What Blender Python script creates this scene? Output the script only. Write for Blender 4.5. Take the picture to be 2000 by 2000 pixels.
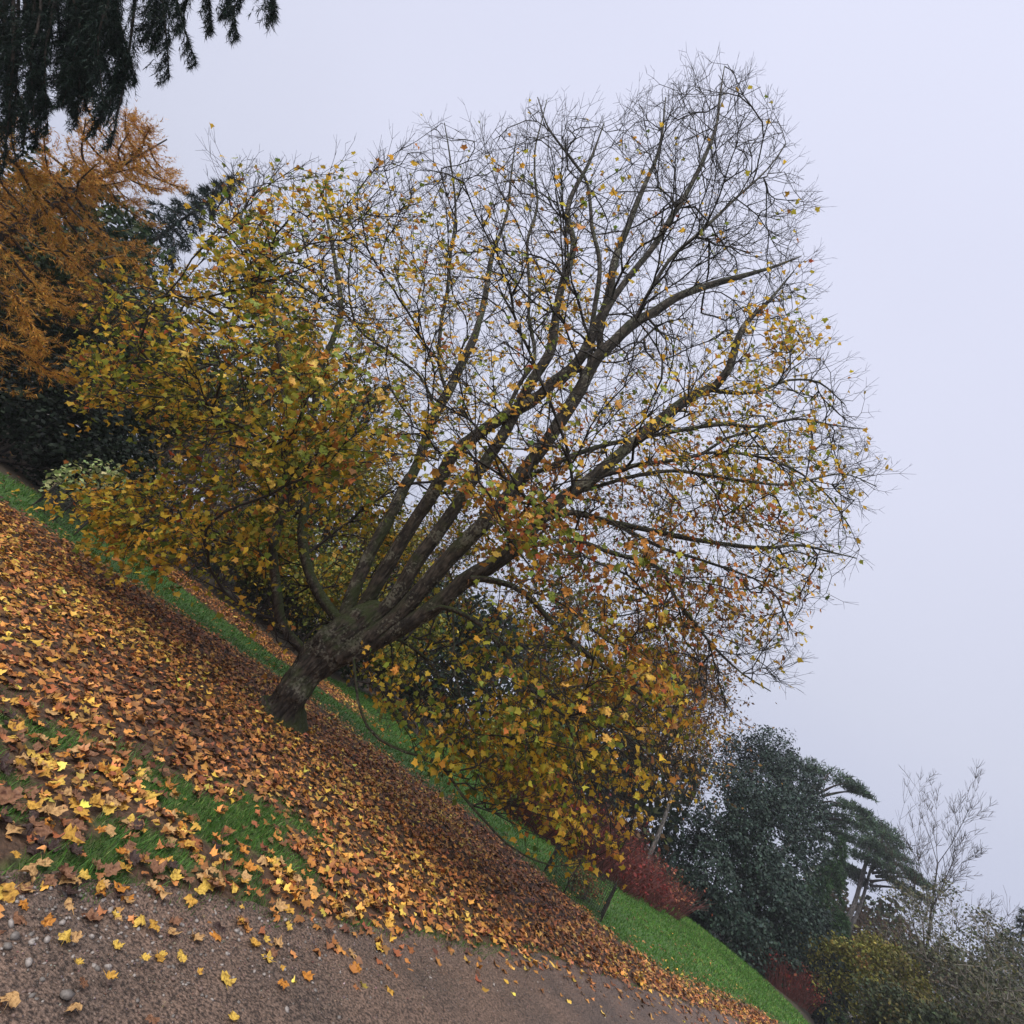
import bpy, math, random
import numpy as np
from mathutils import noise as mnoise
rng = np.random.default_rng(7)
random.seed(7)
SC = bpy.context.scene
COL = SC.collection
for o in list(bpy.data.objects):
    bpy.data.objects.remove(o)

# ------------------------------------------------------------------ camera
CAM_H, PITCH, ROLL, F = 1.6, math.radians(20.0), math.radians(36.3), 1000.0
c_, s_ = math.cos(ROLL), math.sin(ROLL)
R0 = np.array([1.0, 0, 0]); U0 = np.array([0, -math.sin(PITCH), math.cos(PITCH)])
FW = np.array([0, math.cos(PITCH), math.sin(PITCH)])
RI = c_ * R0 + s_ * U0; UP = -s_ * R0 + c_ * U0
CAM = np.array([0, 0, CAM_H])
cam_d = bpy.data.cameras.new('camera'); cam = bpy.data.objects.new('camera', cam_d); COL.objects.link(cam)
cam_d.sensor_width = 36.0; cam_d.lens = 18.0; cam_d.clip_start = 0.05; cam_d.clip_end = 2000
from mathutils import Matrix
cam.matrix_world = Matrix(((RI[0], UP[0], -FW[0], 0), (RI[1], UP[1], -FW[1], 0), (RI[2], UP[2], -FW[2], CAM_H), (0, 0, 0, 1)))
SC.camera = cam

# ------------------------------------------------------------------ world, sun, exposure
SUN_EL, SUN_AZ = math.radians(50), math.radians(212)
w = bpy.data.worlds.new('World'); SC.world = w; w.use_nodes = True
nt = w.node_tree; nt.nodes.clear()
N = nt.nodes.new
out = N('ShaderNodeOutputWorld'); bg = N('ShaderNodeBackground'); bg.inputs['Strength'].default_value = 0.1
sky = N('ShaderNodeTexSky'); sky.sky_type = 'NISHITA'; sky.sun_disc = False
sky.sun_elevation = SUN_EL; sky.sun_rotation = SUN_AZ; sky.air_density = 1.0; sky.dust_density = 1.0
tc = N('ShaderNodeTexCoord'); sx = N('ShaderNodeSeparateXYZ'); nt.links.new(tc.outputs['Generated'], sx.inputs[0])
ramp = N('ShaderNodeValToRGB'); nt.links.new(sx.outputs['Z'], ramp.inputs[0])
els = ramp.color_ramp.elements
els[0].position = 0.0; els[0].color = (.375, .395, .50, 1)
els[1].position = 1.0; els[1].color = (.56, .575, .70, 1)
for p_, cl in ((.16, (.385, .405, .51, 1)), (.34, (.445, .462, .555, 1)), (.62, (.50, .515, .625, 1)), (.86, (.52, .535, .655, 1))):
    e = els.new(p_); e.color = cl
nz = N('ShaderNodeTexNoise'); nz.inputs['Scale'].default_value = 1.6; nz.inputs['Detail'].default_value = 4
nt.links.new(tc.outputs['Generated'], nz.inputs['Vector'])
mr = N('ShaderNodeMapRange'); mr.inputs[3].default_value = 5.35; mr.inputs[4].default_value = 5.9
nt.links.new(nz.outputs['Fac'], mr.inputs[0])
vm = N('ShaderNodeVectorMath'); vm.operation = 'SCALE'
nt.links.new(ramp.outputs[0], vm.inputs[0]); nt.links.new(mr.outputs[0], vm.inputs['Scale'])
mx = N('ShaderNodeMixRGB'); mx.inputs[0].default_value = 0.98
nt.links.new(sky.outputs[0], mx.inputs[1]); nt.links.new(vm.outputs[0], mx.inputs[2])
nt.links.new(mx.outputs[0], bg.inputs[0]); nt.links.new(bg.outputs[0], out.inputs[0])
sd = bpy.data.lights.new('sun', 'SUN'); sd.energy = 1.5; sd.angle = math.radians(50); sd.color = (1, .96, .9)
so = bpy.data.objects.new('sun', sd); COL.objects.link(so)
so.rotation_euler = (math.pi / 2 - SUN_EL, 0, math.pi - SUN_AZ)
SC.view_settings.view_transform = 'Standard'; SC.view_settings.look = 'None'
SC.view_settings.exposure = 1.38; SC.view_settings.gamma = 1.0; SC.view_settings.use_curve_mapping = False
SC.cycles.max_bounces = 6; SC.cycles.diffuse_bounces = 3; SC.cycles.transparent_max_bounces = 4
SC.cycles.volume_bounces = 0

# ------------------------------------------------------------------ geometry helpers
def norm(a): return a / (np.linalg.norm(a, axis=-1, keepdims=True) + 1e-12)
def ray(u, v):
    x = (np.asarray(u, float) - 1000) / F; y = (1000 - np.asarray(v, float)) / F
    return FW + x[..., None] * RI + y[..., None] * UP
def atY(u, v, Y):
    d = ray(u, v); return CAM + d * (np.asarray(Y, float) / d[..., 1])[..., None]
def atD(u, v, D):
    d = ray(u, v); return CAM + d * (np.asarray(D, float) / np.hypot(d[..., 0], d[..., 1]))[..., None]
def grd(u, v):
    d = ray(u, v); return CAM + d * (CAM_H / -d[..., 2])[..., None]
def proj(P):
    q = np.asarray(P) - CAM; z = q @ FW
    zz = np.where(z > .05, z, .05)
    return 1000 + F * (q @ RI) / zz, 1000 - F * (q @ UP) / zz, z
def pol(az, d, z=0.):
    a = math.radians(az); return np.array([d * math.sin(a), d * math.cos(a), z])
_tab = rng.random((64, 64, 64)).astype(np.float32)
def vnoise(P, sc=1.0, seed=0):
    P = np.asarray(P, float) * sc + seed * 7.31 + 100
    i = np.floor(P).astype(int); f = P - i; f = f * f * (3 - 2 * f)
    def g(a, b, c): return _tab[(i[..., 0] + a) % 64, (i[..., 1] + b) % 64, (i[..., 2] + c) % 64]
    x, y, z = f[..., 0], f[..., 1], f[..., 2]
    l = lambda a, b, t: a + (b - a) * t
    return l(l(l(g(0,0,0), g(1,0,0), x), l(g(0,1,0), g(1,1,0), x), y), l(l(g(0,0,1), g(1,0,1), x), l(g(0,1,1), g(1,1,1), x), y), z)
def vn2(x, y, sc=1.0, seed=0):
    return vnoise(np.stack([x, y, np.zeros_like(x) + .5], -1), sc, seed)
def fbm2(x, y, sc, seed=0, o=3):
    t = 0; a = .5
    for k in range(o): t = t + a * (vn2(x, y, sc * 2 ** k, seed + k) - .5); a *= .5
    return t
def sstep(a, b, x):
    t = np.clip((x - a) / (b - a), 0, 1); return t * t * (3 - 2 * t)

def mesh(name, V, Fs, col=None, smooth=False):
    me = bpy.data.meshes.new(name)
    V = np.ascontiguousarray(V, np.float32)
    if not isinstance(Fs, list): Fs = [Fs]
    Fs = [np.asarray(f, np.int32) for f in Fs if len(f)]
    me.vertices.add(len(V)); me.vertices.foreach_set('co', V.ravel())
    L = np.concatenate([f.ravel() for f in Fs]); n = np.concatenate([np.full(len(f), f.shape[1], np.int32) for f in Fs])
    st = np.concatenate([[0], np.cumsum(n)[:-1]]).astype(np.int32)
    me.loops.add(len(L)); me.loops.foreach_set('vertex_index', L)
    me.polygons.add(len(n)); me.polygons.foreach_set('loop_start', st); me.polygons.foreach_set('loop_total', n)
    if smooth: me.polygons.foreach_set('use_smooth', np.ones(len(n), bool))
    me.update(calc_edges=True)
    if col is not None:
        a = me.attributes.new('Col', 'FLOAT_COLOR', 'POINT')
        cc = np.ones((len(V), 4), np.float32); cc[:, :3] = col; a.data.foreach_set('color', cc.ravel())
    return me
def link(name, data, parent=None, mat=None, kind=None):
    o = bpy.data.objects.new(name, data); COL.objects.link(o)
    if parent is not None:
        o.parent = parent; o.location = -np.array(parent.location) if parent.parent is None else (0, 0, 0)
    if mat is not None and data is not None and len(data.materials) == 0: data.materials.append(mat)
    if kind: o['kind'] = kind
    return o
def tag(o, label, cat, group=None):
    o['label'] = label; o['category'] = cat
    if group: o['group'] = group
    return o
def empty(name, loc, label, cat, group=None):
    o = bpy.data.objects.new(name, None); COL.objects.link(o); o.location = loc; o.empty_display_size = .2
    return tag(o, label, cat, group)
def part(name, V, Fs, mat, parent, col=None, kind=None, smooth=False):
    """a mesh in world coordinates made a child of a thing (or of a part of one)"""
    o = bpy.data.objects.new(name, mesh(name, V, Fs, col, smooth)); COL.objects.link(o); o.data.materials.append(mat)
    if parent is not None:
        o.parent = parent
        root = parent if parent.parent is None else parent.parent
        if parent.parent is None: o.location = -root.location
    if kind: o['kind'] = kind
    return o

def frames(T):
    T = norm(T); ref = np.where(np.abs(T[:, 2:3]) > .9, np.array([[1., 0, 0]]), np.array([[0, 0, 1.]]))
    A = norm(np.cross(T, ref)); B = np.cross(T, A); return T, A, B
def prisms(P0, P1, r0, r1, k=3, over=0.0):
    """many separate tapered twigs"""
    P0 = np.asarray(P0, float); P1 = np.asarray(P1, float)
    T, A, B = frames(P1 - P0)
    if over: P1 = P1 + T * (np.asarray(r1)[:, None] * over)
    th = np.arange(k) * 2 * math.pi / k
    D = A[:, None, :] * np.cos(th)[None, :, None] + B[:, None, :] * np.sin(th)[None, :, None]
    n = len(P0)
    V = np.concatenate([P0[:, None] + D * np.asarray(r0)[:, None, None], P1[:, None] + D * np.asarray(r1)[:, None, None]], 1).reshape(-1, 3)
    b = (np.arange(n) * 2 * k)[:, None]
    q = np.stack([np.stack([b[:, 0] + i, b[:, 0] + (i + 1) % k, b[:, 0] + k + (i + 1) % k, b[:, 0] + k + i], -1) for i in range(k)], 1).reshape(-1, 4)
    return V, q
def tube(P, r, k=10, wob=0.0, seed=0):
    P = np.asarray(P, float); r = np.asarray(r, float)
    T = np.gradient(P, axis=0); T = norm(T)
    A = np.zeros_like(P); a = np.cross(T[0], [0.3, .2, 1]); a /= np.linalg.norm(a)
    for i in range(len(P)):
        a = a - T[i] * (a @ T[i]); a /= np.linalg.norm(a); A[i] = a
    B = np.cross(T, A)
    th = np.arange(k) * 2 * math.pi / k
    D = A[:, None] * np.cos(th)[None, :, None] + B[:, None] * np.sin(th)[None, :, None]
    V = P[:, None] + D * r[:, None, None]
    if wob:
        nn = vnoise(V, 3.0, seed) - .5 + .5 * (vnoise(V, 9.0, seed + 1) - .5)
        V = V + D * (nn * wob * r[:, None])[..., None]
    n = len(P); V = V.reshape(-1, 3)
    i, j = np.meshgrid(np.arange(n - 1), np.arange(k), indexing='ij'); i = i.ravel(); j = j.ravel(); j2 = (j + 1) % k
    q = np.stack([i * k + j, i * k + j2, (i + 1) * k + j2, (i + 1) * k + j], -1)
    tip = len(V); V = np.vstack([V, P[-1] + T[-1] * r[-1]])
    t = np.stack([np.full(k, tip), (n - 1) * k + np.arange(k), (n - 1) * k + (np.arange(k) + 1) % k], -1)
    return V, [q, t]
def join(parts):
    Vs, Qs, Ts, b = [], [], [], 0
    for V, Fs in parts:
        for f in (Fs if isinstance(Fs, list) else [Fs]):
            (Qs if f.shape[1] == 4 else Ts).append(f + b)
        Vs.append(V); b += len(V)
    return np.vstack(Vs), [np.vstack(x) for x in (Qs, Ts) if x]
def catmull(P, step):
    P = np.asarray(P, float); Q = np.vstack([2 * P[0] - P[1], P, 2 * P[-1] - P[-2]]); out = []
    for i in range(1, len(Q) - 2):
        n = max(1, int(np.linalg.norm(Q[i + 1][:3] - Q[i][:3]) / step))
        t = (np.arange(n) / n)[:, None]
        out.append(.5 * (2 * Q[i] + (Q[i + 1] - Q[i - 1]) * t + (2 * Q[i - 1] - 5 * Q[i] + 4 * Q[i + 1] - Q[i + 2]) * t ** 2 + (3 * Q[i] - Q[i - 1] - 3 * Q[i + 1] + Q[i + 2]) * t ** 3))
    return np.vstack(out + [P[-1:]])
def rot_from_normal(nrm, head):
    """rotation matrices with local z = nrm and local y along head (projected)"""
    z = norm(nrm); y = norm(head - z * np.sum(head * z, -1, keepdims=True)); x = np.cross(y, z)
    return np.stack([x, y, z], -1)
def rdir(n):
    return norm(rng.normal(size=(n, 3)))
def scatter(tv, tf, P, R, S, col=None):
    """copies of a small template; tv (k,3) or (n,k,3)"""
    n = len(P); k = tv.shape[-2]
    tvv = np.broadcast_to(tv, (n, k, 3))
    V = np.einsum('nij,nkj->nki', R, tvv) * np.asarray(S)[:, None, None] + P[:, None]
    Fq = (tf[None] + (np.arange(n) * k)[:, None, None]).reshape(-1, tf.shape[1])
    cc = None if col is None else np.repeat(col, k, 0)
    return V.reshape(-1, 3), Fq, cc

# leaf shapes (unit: about 1 across, stalk end at the origin, tip along +y)
HALF = [(.16, -.10), (.40, -.11), (.42, .08), (.60, .20), (.66, .44), (.50, .46), (.32, .50), (.38, .70), (.18, .74)]
HALF_S = [(.38, -.1), (.38, .12), (.62, .40), (.32, .52)]
def leaf_template(half, petiole, r=None):
    pts = [(0, 0)] + half + [(0, 1.0)] + [(-x, y) for x, y in half[::-1]]
    n = len(pts)
    V = [(0, .28)] + pts; Fq = [(0, 1 + (i + 1) % n, 1 + i) for i in range(n)]
    if petiole:
        b = len(V); V += [(-.018, .02), (.018, .02), (.06, -.62)]; Fq.append((b, b + 1, b + 2))
    V = np.array([(x * .85, y * .85, 0) for x, y in V]); return V, np.array(Fq)
def curl(V, n, amt):
    """n curled variants of a flat leaf"""
    x, y = V[:, 0][None], V[:, 1][None] - .3
    a, b, cc, d = [rng.normal(size=(n, 1)) * amt * k for k in (1.1, .9, .5, .9)]
    z = a * x * x + b * y * y + cc * np.abs(x) + d * x * y + rng.normal(size=(n, len(V))) * .05 * amt * 2
    z[:, -3:] *= .5
    out = np.repeat(V[None], n, 0); out[..., 2] = z - z[:, :1]; return out
LT, LF = leaf_template(HALF, True)
ST, SF = leaf_template(HALF_S, False)
QT = np.array([(0, 0, 0), (.32, .5, .06), (0, 1, 0), (-.32, .5, .06)]); QF = np.array([(0, 1, 2, 3)])
def palette(n, cols, wts, jit=.18):
    cols = np.array(cols); wts = np.array(wts, float); k = rng.choice(len(cols), n, p=wts / wts.sum())
    return np.clip(cols[k] * np.exp(rng.normal(size=(n, 1)) * jit) * (1 + rng.normal(size=(n, 3)) * .07), .003, .9)

# ------------------------------------------------------------------ materials
def new_mat(name):
    m = bpy.data.materials.new(name); m.use_nodes = True; m.node_tree.nodes.clear()
    n = m.node_tree.nodes; o = n.new('ShaderNodeOutputMaterial'); return m, n, m.node_tree.links, o
def leaf_mat(name, rough=.55, trans=.3, color=None, spec=.2):
    m, n, l, o = new_mat(name)
    p = n.new('ShaderNodeBsdfPrincipled'); p.inputs['Roughness'].default_value = rough; p.inputs['Specular IOR Level'].default_value = spec
    if color is None:
        a = n.new('ShaderNodeAttribute'); a.attribute_name = 'Col'; src = a.outputs['Color']
    else:
        tcn = n.new('ShaderNodeTexCoord'); ob = n.new('ShaderNodeObjectInfo')
        nz = n.new('ShaderNodeTexNoise'); nz.noise_dimensions = '4D'; nz.inputs['Scale'].default_value = 4.5; nz.inputs['Detail'].default_value = 6
        l.new(tcn.outputs['Object'], nz.inputs['Vector'])
        mm = n.new('ShaderNodeMath'); mm.operation = 'MULTIPLY'; mm.inputs[1].default_value = 50; l.new(ob.outputs['Random'], mm.inputs[0]); l.new(mm.outputs[0], nz.inputs['W'])
        rp = n.new('ShaderNodeValToRGB'); l.new(nz.outputs['Fac'], rp.inputs[0])
        e = rp.color_ramp.elements; c = np.array(color)
        e[0].position = .34; e[0].color = (*(c * np.array([.35, .28, .3])), 1); e[1].position = .64; e[1].color = (*np.minimum(c * 1.15, .9), 1)
        k = e.new(.46); k.color = (*(c * .85), 1)
        src = rp.outputs[0]
        b = n.new('ShaderNodeBump'); b.inputs['Strength'].default_value = .5; b.inputs['Distance'].default_value = .05
        l.new(nz.outputs['Fac'], b.inputs['Height']); l.new(b.outputs[0], p.inputs['Normal'])
    l.new(src, p.inputs['Base Color'])
    if trans > 0:
        t = n.new('ShaderNodeBsdfTranslucent'); l.new(src, t.inputs['Color']); mxs = n.new('ShaderNodeMixShader'); mxs.inputs[0].default_value = trans
        l.new(p.outputs[0], mxs.inputs[1]); l.new(t.outputs[0], mxs.inputs[2]); l.new(mxs.outputs[0], o.inputs[0])
    else: l.new(p.outputs[0], o.inputs[0])
    return m
def bark_mat(name, dark, light, moss=0.0, lichen=0.0, scale=6.0, bump=.6):
    m, n, l, o = new_mat(name)
    p = n.new('ShaderNodeBsdfPrincipled'); p.inputs['Roughness'].default_value = .85
    tcn = n.new('ShaderNodeTexCoord')
    nz = n.new('ShaderNodeTexNoise'); nz.inputs['Scale'].default_value = scale; nz.inputs['Detail'].default_value = 8; nz.inputs['Roughness'].default_value = .65
    l.new(tcn.outputs['Object'], nz.inputs['Vector'])
    r = n.new('ShaderNodeValToRGB'); l.new(nz.outputs['Fac'], r.inputs[0])
    r.color_ramp.elements[0].position = .32; r.color_ramp.elements[0].color = (*dark, 1); r.color_ramp.elements[1].position = .7; r.color_ramp.elements[1].color = (*light, 1)
    src = r.outputs[0]
    if bump:
        mq = n.new('ShaderNodeMapping'); mq.inputs['Scale'].default_value = (16, 16, 4); l.new(tcn.outputs['Object'], mq.inputs[0])
        cz = n.new('ShaderNodeTexNoise'); cz.inputs['Scale'].default_value = 1.5; cz.inputs['Detail'].default_value = 6; l.new(mq.outputs[0], cz.inputs['Vector'])
        cr = n.new('ShaderNodeMapRange'); cr.inputs[1].default_value = .38; cr.inputs[2].default_value = .6; cr.inputs[3].default_value = .3; cr.inputs[4].default_value = 1.25; l.new(cz.outputs['Fac'], cr.inputs[0])
        vs = n.new('ShaderNodeVectorMath'); vs.operation = 'SCALE'; l.new(src, vs.inputs[0]); l.new(cr.outputs[0], vs.inputs['Scale']); src = vs.outputs[0]
    def mix(fac, a, bcol):
        x = n.new('ShaderNodeMixRGB'); l.new(fac, x.inputs[0]); l.new(a, x.inputs[1]); x.inputs[2].default_value = (*bcol, 1); return x.outputs[0]
    if lichen:
        v = n.new('ShaderNodeTexNoise'); v.inputs['Scale'].default_value = 26; v.inputs['Detail'].default_value = 5; l.new(tcn.outputs['Object'], v.inputs['Vector'])
        big = n.new('ShaderNodeTexNoise'); big.inputs['Scale'].default_value = 3.2; l.new(tcn.outputs['Object'], big.inputs['Vector'])
        mu = n.new('ShaderNodeMath'); mu.operation = 'MULTIPLY'; l.new(v.outputs['Fac'], mu.inputs[0]); l.new(big.outputs['Fac'], mu.inputs[1])
        a = n.new('ShaderNodeMapRange'); a.inputs[1].default_value = .29; a.inputs[2].default_value = .34; a.inputs[4].default_value = lichen; l.new(mu.outputs[0], a.inputs[0])
        src = mix(a.outputs[0], src, (.26, .25, .19))
    if moss:
        g = n.new('ShaderNodeNewGeometry'); sp = n.new('ShaderNodeSeparateXYZ'); l.new(g.outputs['Normal'], sp.inputs[0])
        mz = n.new('ShaderNodeTexNoise'); mz.inputs['Scale'].default_value = 2.6; mz.inputs['Detail'].default_value = 5; l.new(tcn.outputs['Object'], mz.inputs['Vector'])
        ad = n.new('ShaderNodeMath'); ad.operation = 'MULTIPLY_ADD'; ad.inputs[1].default_value = .5; l.new(sp.outputs['Z'], ad.inputs[0]); l.new(mz.outputs['Fac'], ad.inputs[2])
        a = n.new('ShaderNodeMapRange'); a.inputs[1].default_value = .47; a.inputs[2].default_value = .75; a.inputs[4].default_value = moss; l.new(ad.outputs[0], a.inputs[0])
        src = mix(a.outputs[0], src, (.035, .048, .010))
    l.new(src, p.inputs['Base Color'])
    if bump:
        mp = n.new('ShaderNodeMapping'); mp.inputs['Scale'].default_value = (14, 14, 3.5); l.new(tcn.outputs['Object'], mp.inputs[0])
        bz = n.new('ShaderNodeTexNoise'); bz.inputs['Scale'].default_value = 1.6; bz.inputs['Detail'].default_value = 8; l.new(mp.outputs[0], bz.inputs['Vector'])
        b = n.new('ShaderNodeBump'); b.inputs['Strength'].default_value = bump; b.inputs['Distance'].default_value = .05; l.new(bz.outputs['Fac'], b.inputs['Height']); l.new(b.outputs[0], p.inputs['Normal'])
    l.new(p.outputs[0], o.inputs[0]); return m
M_BARK = bark_mat('maple_bark', (.016, .012, .0095), (.092, .071, .055), moss=.88, lichen=.5, bump=1.0)
M_TWIG = bark_mat('maple_twig', (.014, .011, .010), (.038, .030, .026), bump=0)
M_DBARK = bark_mat('dark_bark', (.02, .015, .011), (.07, .05, .04), scale=4, bump=.4)
M_GBARK = bark_mat('grey_bark', (.05, .045, .042), (.16, .14, .13), scale=3, bump=.5)
M_PBARK = bark_mat('pale_twig', (.10, .09, .075), (.24, .21, .18), bump=0)
M_RED = bark_mat('red_stem', (.065, .018, .016), (.15, .038, .03), bump=0)
M_LEAF = leaf_mat('maple_leaf', .5, .42)
M_FOL = leaf_mat('foliage', .6, .18)
M_NEED = leaf_mat('needles', .65, .08)
M_GLOSSY = leaf_mat('glossy_foliage', .6, .06, spec=.3)
M_LITTER = leaf_mat('litter_leaf', .48, .08)
M_GRASS = leaf_mat('grass_blade', .5, .2)

# ------------------------------------------------------------------ ground, path
EX = np.array([-60, -9, -4, -.9, -.1, .86, 2.6, 7.0, 12, 60.]); EY = np.array([-30, -2.6, .2, 2.75, 3.55, 4.25, 5.95, 9.25, 12.6, 44.])
def path_edge(x): return np.interp(x, EX, EY) + fbm2(x, x * 0, .9, 3) * .5 + fbm2(x, x * 0, 4., 5) * .24 + fbm2(x, x * 0, 15., 6) * .10
BX = np.array([-30, -12, -8.5, -6.5, -4.5, -1.7, .2, 2.7, 4.6, 5.4, 6.0, 8, 60.]); BY = np.array([4.6, 6.0, 7.5, 8.7, 10.1, 11.1, 11.1, 11.3, 11.0, 10.5, 9.6, 10.8, 46.])
def litter(x, y):
    """how thickly the leaves lie, 0..1"""
    e = path_edge(x); b = np.interp(x, BX, BY)
    n = fbm2(x, y, .8, 11); n2 = fbm2(x, y, 2.4, 21)
    d = sstep(-.12, .35, y - e + n2 * .5) * sstep(-.9, .5, b - y + n * 1.4)
    near = sstep(3.1, 1.5, y - e) * sstep(1.2, -.2, x); n2 = n2 * .5 + fbm2(x, y, 3.6, 24)          # thin, grassy strip beside the path
    d = d * (1 - near * sstep(-.04, .12, n2 + .045) * .86)
    d2 = sstep(13.5, 14.1, y + n * .6) * sstep(17, 15.5, y) * sstep(-9, -7, x) * sstep(1, -1.5, x) * .75
    return np.clip(np.maximum(d, d2), 0, 1)
def gz(x, y):
    r = fbm2(x, y, .35, 31) * .16
    e = np.interp(x, EX, EY)
    r = r * sstep(-.3, 2.5, y - e) - .035 * sstep(.25, -.2, y - e)
    az = np.degrees(np.arctan2(x, np.maximum(y, .1))); dd = np.hypot(x, y)
    drop = sstep(42.5, 47, az) * sstep(23, 42, dd) * 1.6
    return r - drop
def axis(segs):
    return np.unique(np.round(np.concatenate([np.arange(a, b, s) for a, b, s in segs] + [[segs[-1][1]]]), 4))
gx = axis([(-420, -60, 30), (-60, -14, 2), (-14, -4, .25), (-4, 4, .1), (4, 12, .2), (12, 40, 1), (40, 80, 4), (80, 420, 30)])
gy = axis([(-200, -20, 20), (-20, 1, 1), (1, 6, .1), (6, 14, .18), (14, 30, .5), (30, 90, 3), (90, 620, 40)])
X, Y = np.meshgrid(gx, gy, indexing='ij'); Z = gz(X, Y) ; LM = litter(X, Y)
V = np.stack([X, Y, Z], -1).reshape(-1, 3); nx, ny = len(gx), len(gy)
i, j = np.meshgrid(np.arange(nx - 1), np.arange(ny - 1), indexing='ij'); i = i.ravel(); j = j.ravel()
Q = np.stack([i * ny + j, (i + 1) * ny + j, (i + 1) * ny + j + 1, i * ny + j + 1], -1)
lm = np.clip(LM * 1.6, 0, 1).ravel()[:, None]
g_far = sstep(15, 30, np.hypot(X, Y)).ravel()[:, None]
def lawn_end(x, y):
    az = np.degrees(np.arctan2(x, np.maximum(y, .1))); return np.interp(az, [-90, -60, -37, -30, -10, -5, 3, 17, 30, 38, 44, 60], [11, 12.5, 14, 15.5, 15.5, 17.5, 23.5, 25, 29, 33, 26.5, 24])
wf = sstep(-.4, .8, np.hypot(X, Y) - lawn_end(X, Y) + fbm2(X, Y, .6, 61) * 2).ravel()[:, None] * (Y.ravel()[:, None] > 0)
colg = np.array([.05, .115, .018]) * (1 - lm) + np.array([.075, .04, .022]) * lm
colg = colg * (1 - wf) + np.array([.045, .032, .018]) * wf
m, n, l, o = new_mat('grass_ground')
p = n.new('ShaderNodeBsdfPrincipled'); p.inputs['Roughness'].default_value = .8
at = n.new('ShaderNodeAttribute'); at.attribute_name = 'Col'; tcn = n.new('ShaderNodeTexCoord')
nz = n.new('ShaderNodeTexNoise'); nz.inputs['Scale'].default_value = 26; nz.inputs['Detail'].default_value = 6; l.new(tcn.outputs['Object'], nz.inputs['Vector'])
nb = n.new('ShaderNodeTexNoise'); nb.inputs['Scale'].default_value = .7; nb.inputs['Detail'].default_value = 4; l.new(tcn.outputs['Object'], nb.inputs['Vector'])
r1 = n.new('ShaderNodeMapRange'); r1.inputs[1].default_value = .3; r1.inputs[2].default_value = .7; r1.inputs[3].default_value = .55; r1.inputs[4].default_value = 1.45; l.new(nz.outputs['Fac'], r1.inputs[0])
r2 = n.new('ShaderNodeMapRange'); r2.inputs[1].default_value = .3; r2.inputs[2].default_value = .7; r2.inputs[3].default_value = .75; r2.inputs[4].default_value = 1.25; l.new(nb.outputs['Fac'], r2.inputs[0])
mu = n.new('ShaderNodeMath'); mu.operation = 'MULTIPLY'; l.new(r1.outputs[0], mu.inputs[0]); l.new(r2.outputs[0], mu.inputs[1])
sc = n.new('ShaderNodeVectorMath'); sc.operation = 'SCALE'; l.new(at.outputs['Color'], sc.inputs[0]); l.new(mu.outputs[0], sc.inputs['Scale']); l.new(sc.outputs[0], p.inputs['Base Color'])
b = n.new('ShaderNodeBump'); b.inputs['Strength'].default_value = .8; b.inputs['Distance'].default_value = .04; l.new(nz.outputs['Fac'], b.inputs['Height']); l.new(b.outputs[0], p.inputs['Normal'])
l.new(p.outputs[0], o.inputs[0])
ground = link('ground', mesh('ground', V, Q, colg, True), None, m, 'structure')

# path: strip that follows the edge, with real relief where it is near
ps = axis([(-14, -3, .3), (-3, 3.2, .03), (3.2, 9, .08), (9, 40, .8)]); pt = np.concatenate([np.arange(0, 2.2, .03), np.arange(2.2, 5.4, .2)])
S_, T_ = np.meshgrid(ps, pt, indexing='ij')
Yp = path_edge(S_) + .22 - T_ * 1.35; Xp = S_
relief = fbm2(Xp, Yp, 1.6, 41) * .03 + fbm2(Xp, Yp, 12, 44) * .016 + np.abs(fbm2(Xp, Yp, 34, 47)) * .022
Zp = gz(Xp, Yp) + .012 + relief * sstep(0, .12, T_) - .03 * sstep(.06, 0, T_)
Zp = np.where(T_ > .2, np.maximum(Zp, gz(Xp, Yp) + .004), Zp)
V = np.stack([Xp, Yp, Zp], -1).reshape(-1, 3); nx, ny = len(ps), len(pt)
i, j = np.meshgrid(np.arange(nx - 1), np.arange(ny - 1), indexing='ij'); i = i.ravel(); j = j.ravel()
Q = np.stack([i * ny + j, i * ny + j + 1, (i + 1) * ny + j + 1, (i + 1) * ny + j], -1)
m, n, l, o = new_mat('path_gravel')
p = n.new('ShaderNodeBsdfPrincipled'); p.inputs['Roughness'].default_value = .6
tcn = n.new('ShaderNodeTexCoord')
def nzn(s, d=6):
    a = n.new('ShaderNodeTexNoise'); a.inputs['Scale'].default_value = s; a.inputs['Detail'].default_value = d; l.new(tcn.outputs['Object'], a.inputs['Vector']); return a.outputs['Fac']
rp = n.new('ShaderNodeValToRGB'); l.new(nzn(1.1, 5), rp.inputs[0]); e = rp.color_ramp.elements
e[0].position = .36; e[0].color = (.130, .094, .073, 1); e[1].position = .62; e[1].color = (.215, .145, .106, 1)
rs = n.new('ShaderNodeValToRGB'); l.new(nzn(70, 8), rs.inputs[0]); e = rs.color_ramp.elements
e[0].position = .38; e[0].color = (.20, .19, .19, 1); e[1].position = .68; e[1].color = (1.35, 1.3, 1.28, 1)
mm = n.new('ShaderNodeMixRGB'); mm.blend_type = 'MULTIPLY'; mm.inputs[0].default_value = 1; l.new(rp.outputs[0], mm.inputs[1]); l.new(rs.outputs[0], mm.inputs[2]); l.new(mm.outputs[0], p.inputs['Base Color'])
b = n.new('ShaderNodeBump'); b.inputs['Strength'].default_value = .9; b.inputs['Distance'].default_value = .012; l.new(nzn(110, 8), b.inputs['Height']); l.new(b.outputs[0], p.inputs['Normal'])
l.new(p.outputs[0], o.inputs[0])
link('path', mesh('path', V, Q, None, True), None, m, 'structure')
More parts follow.
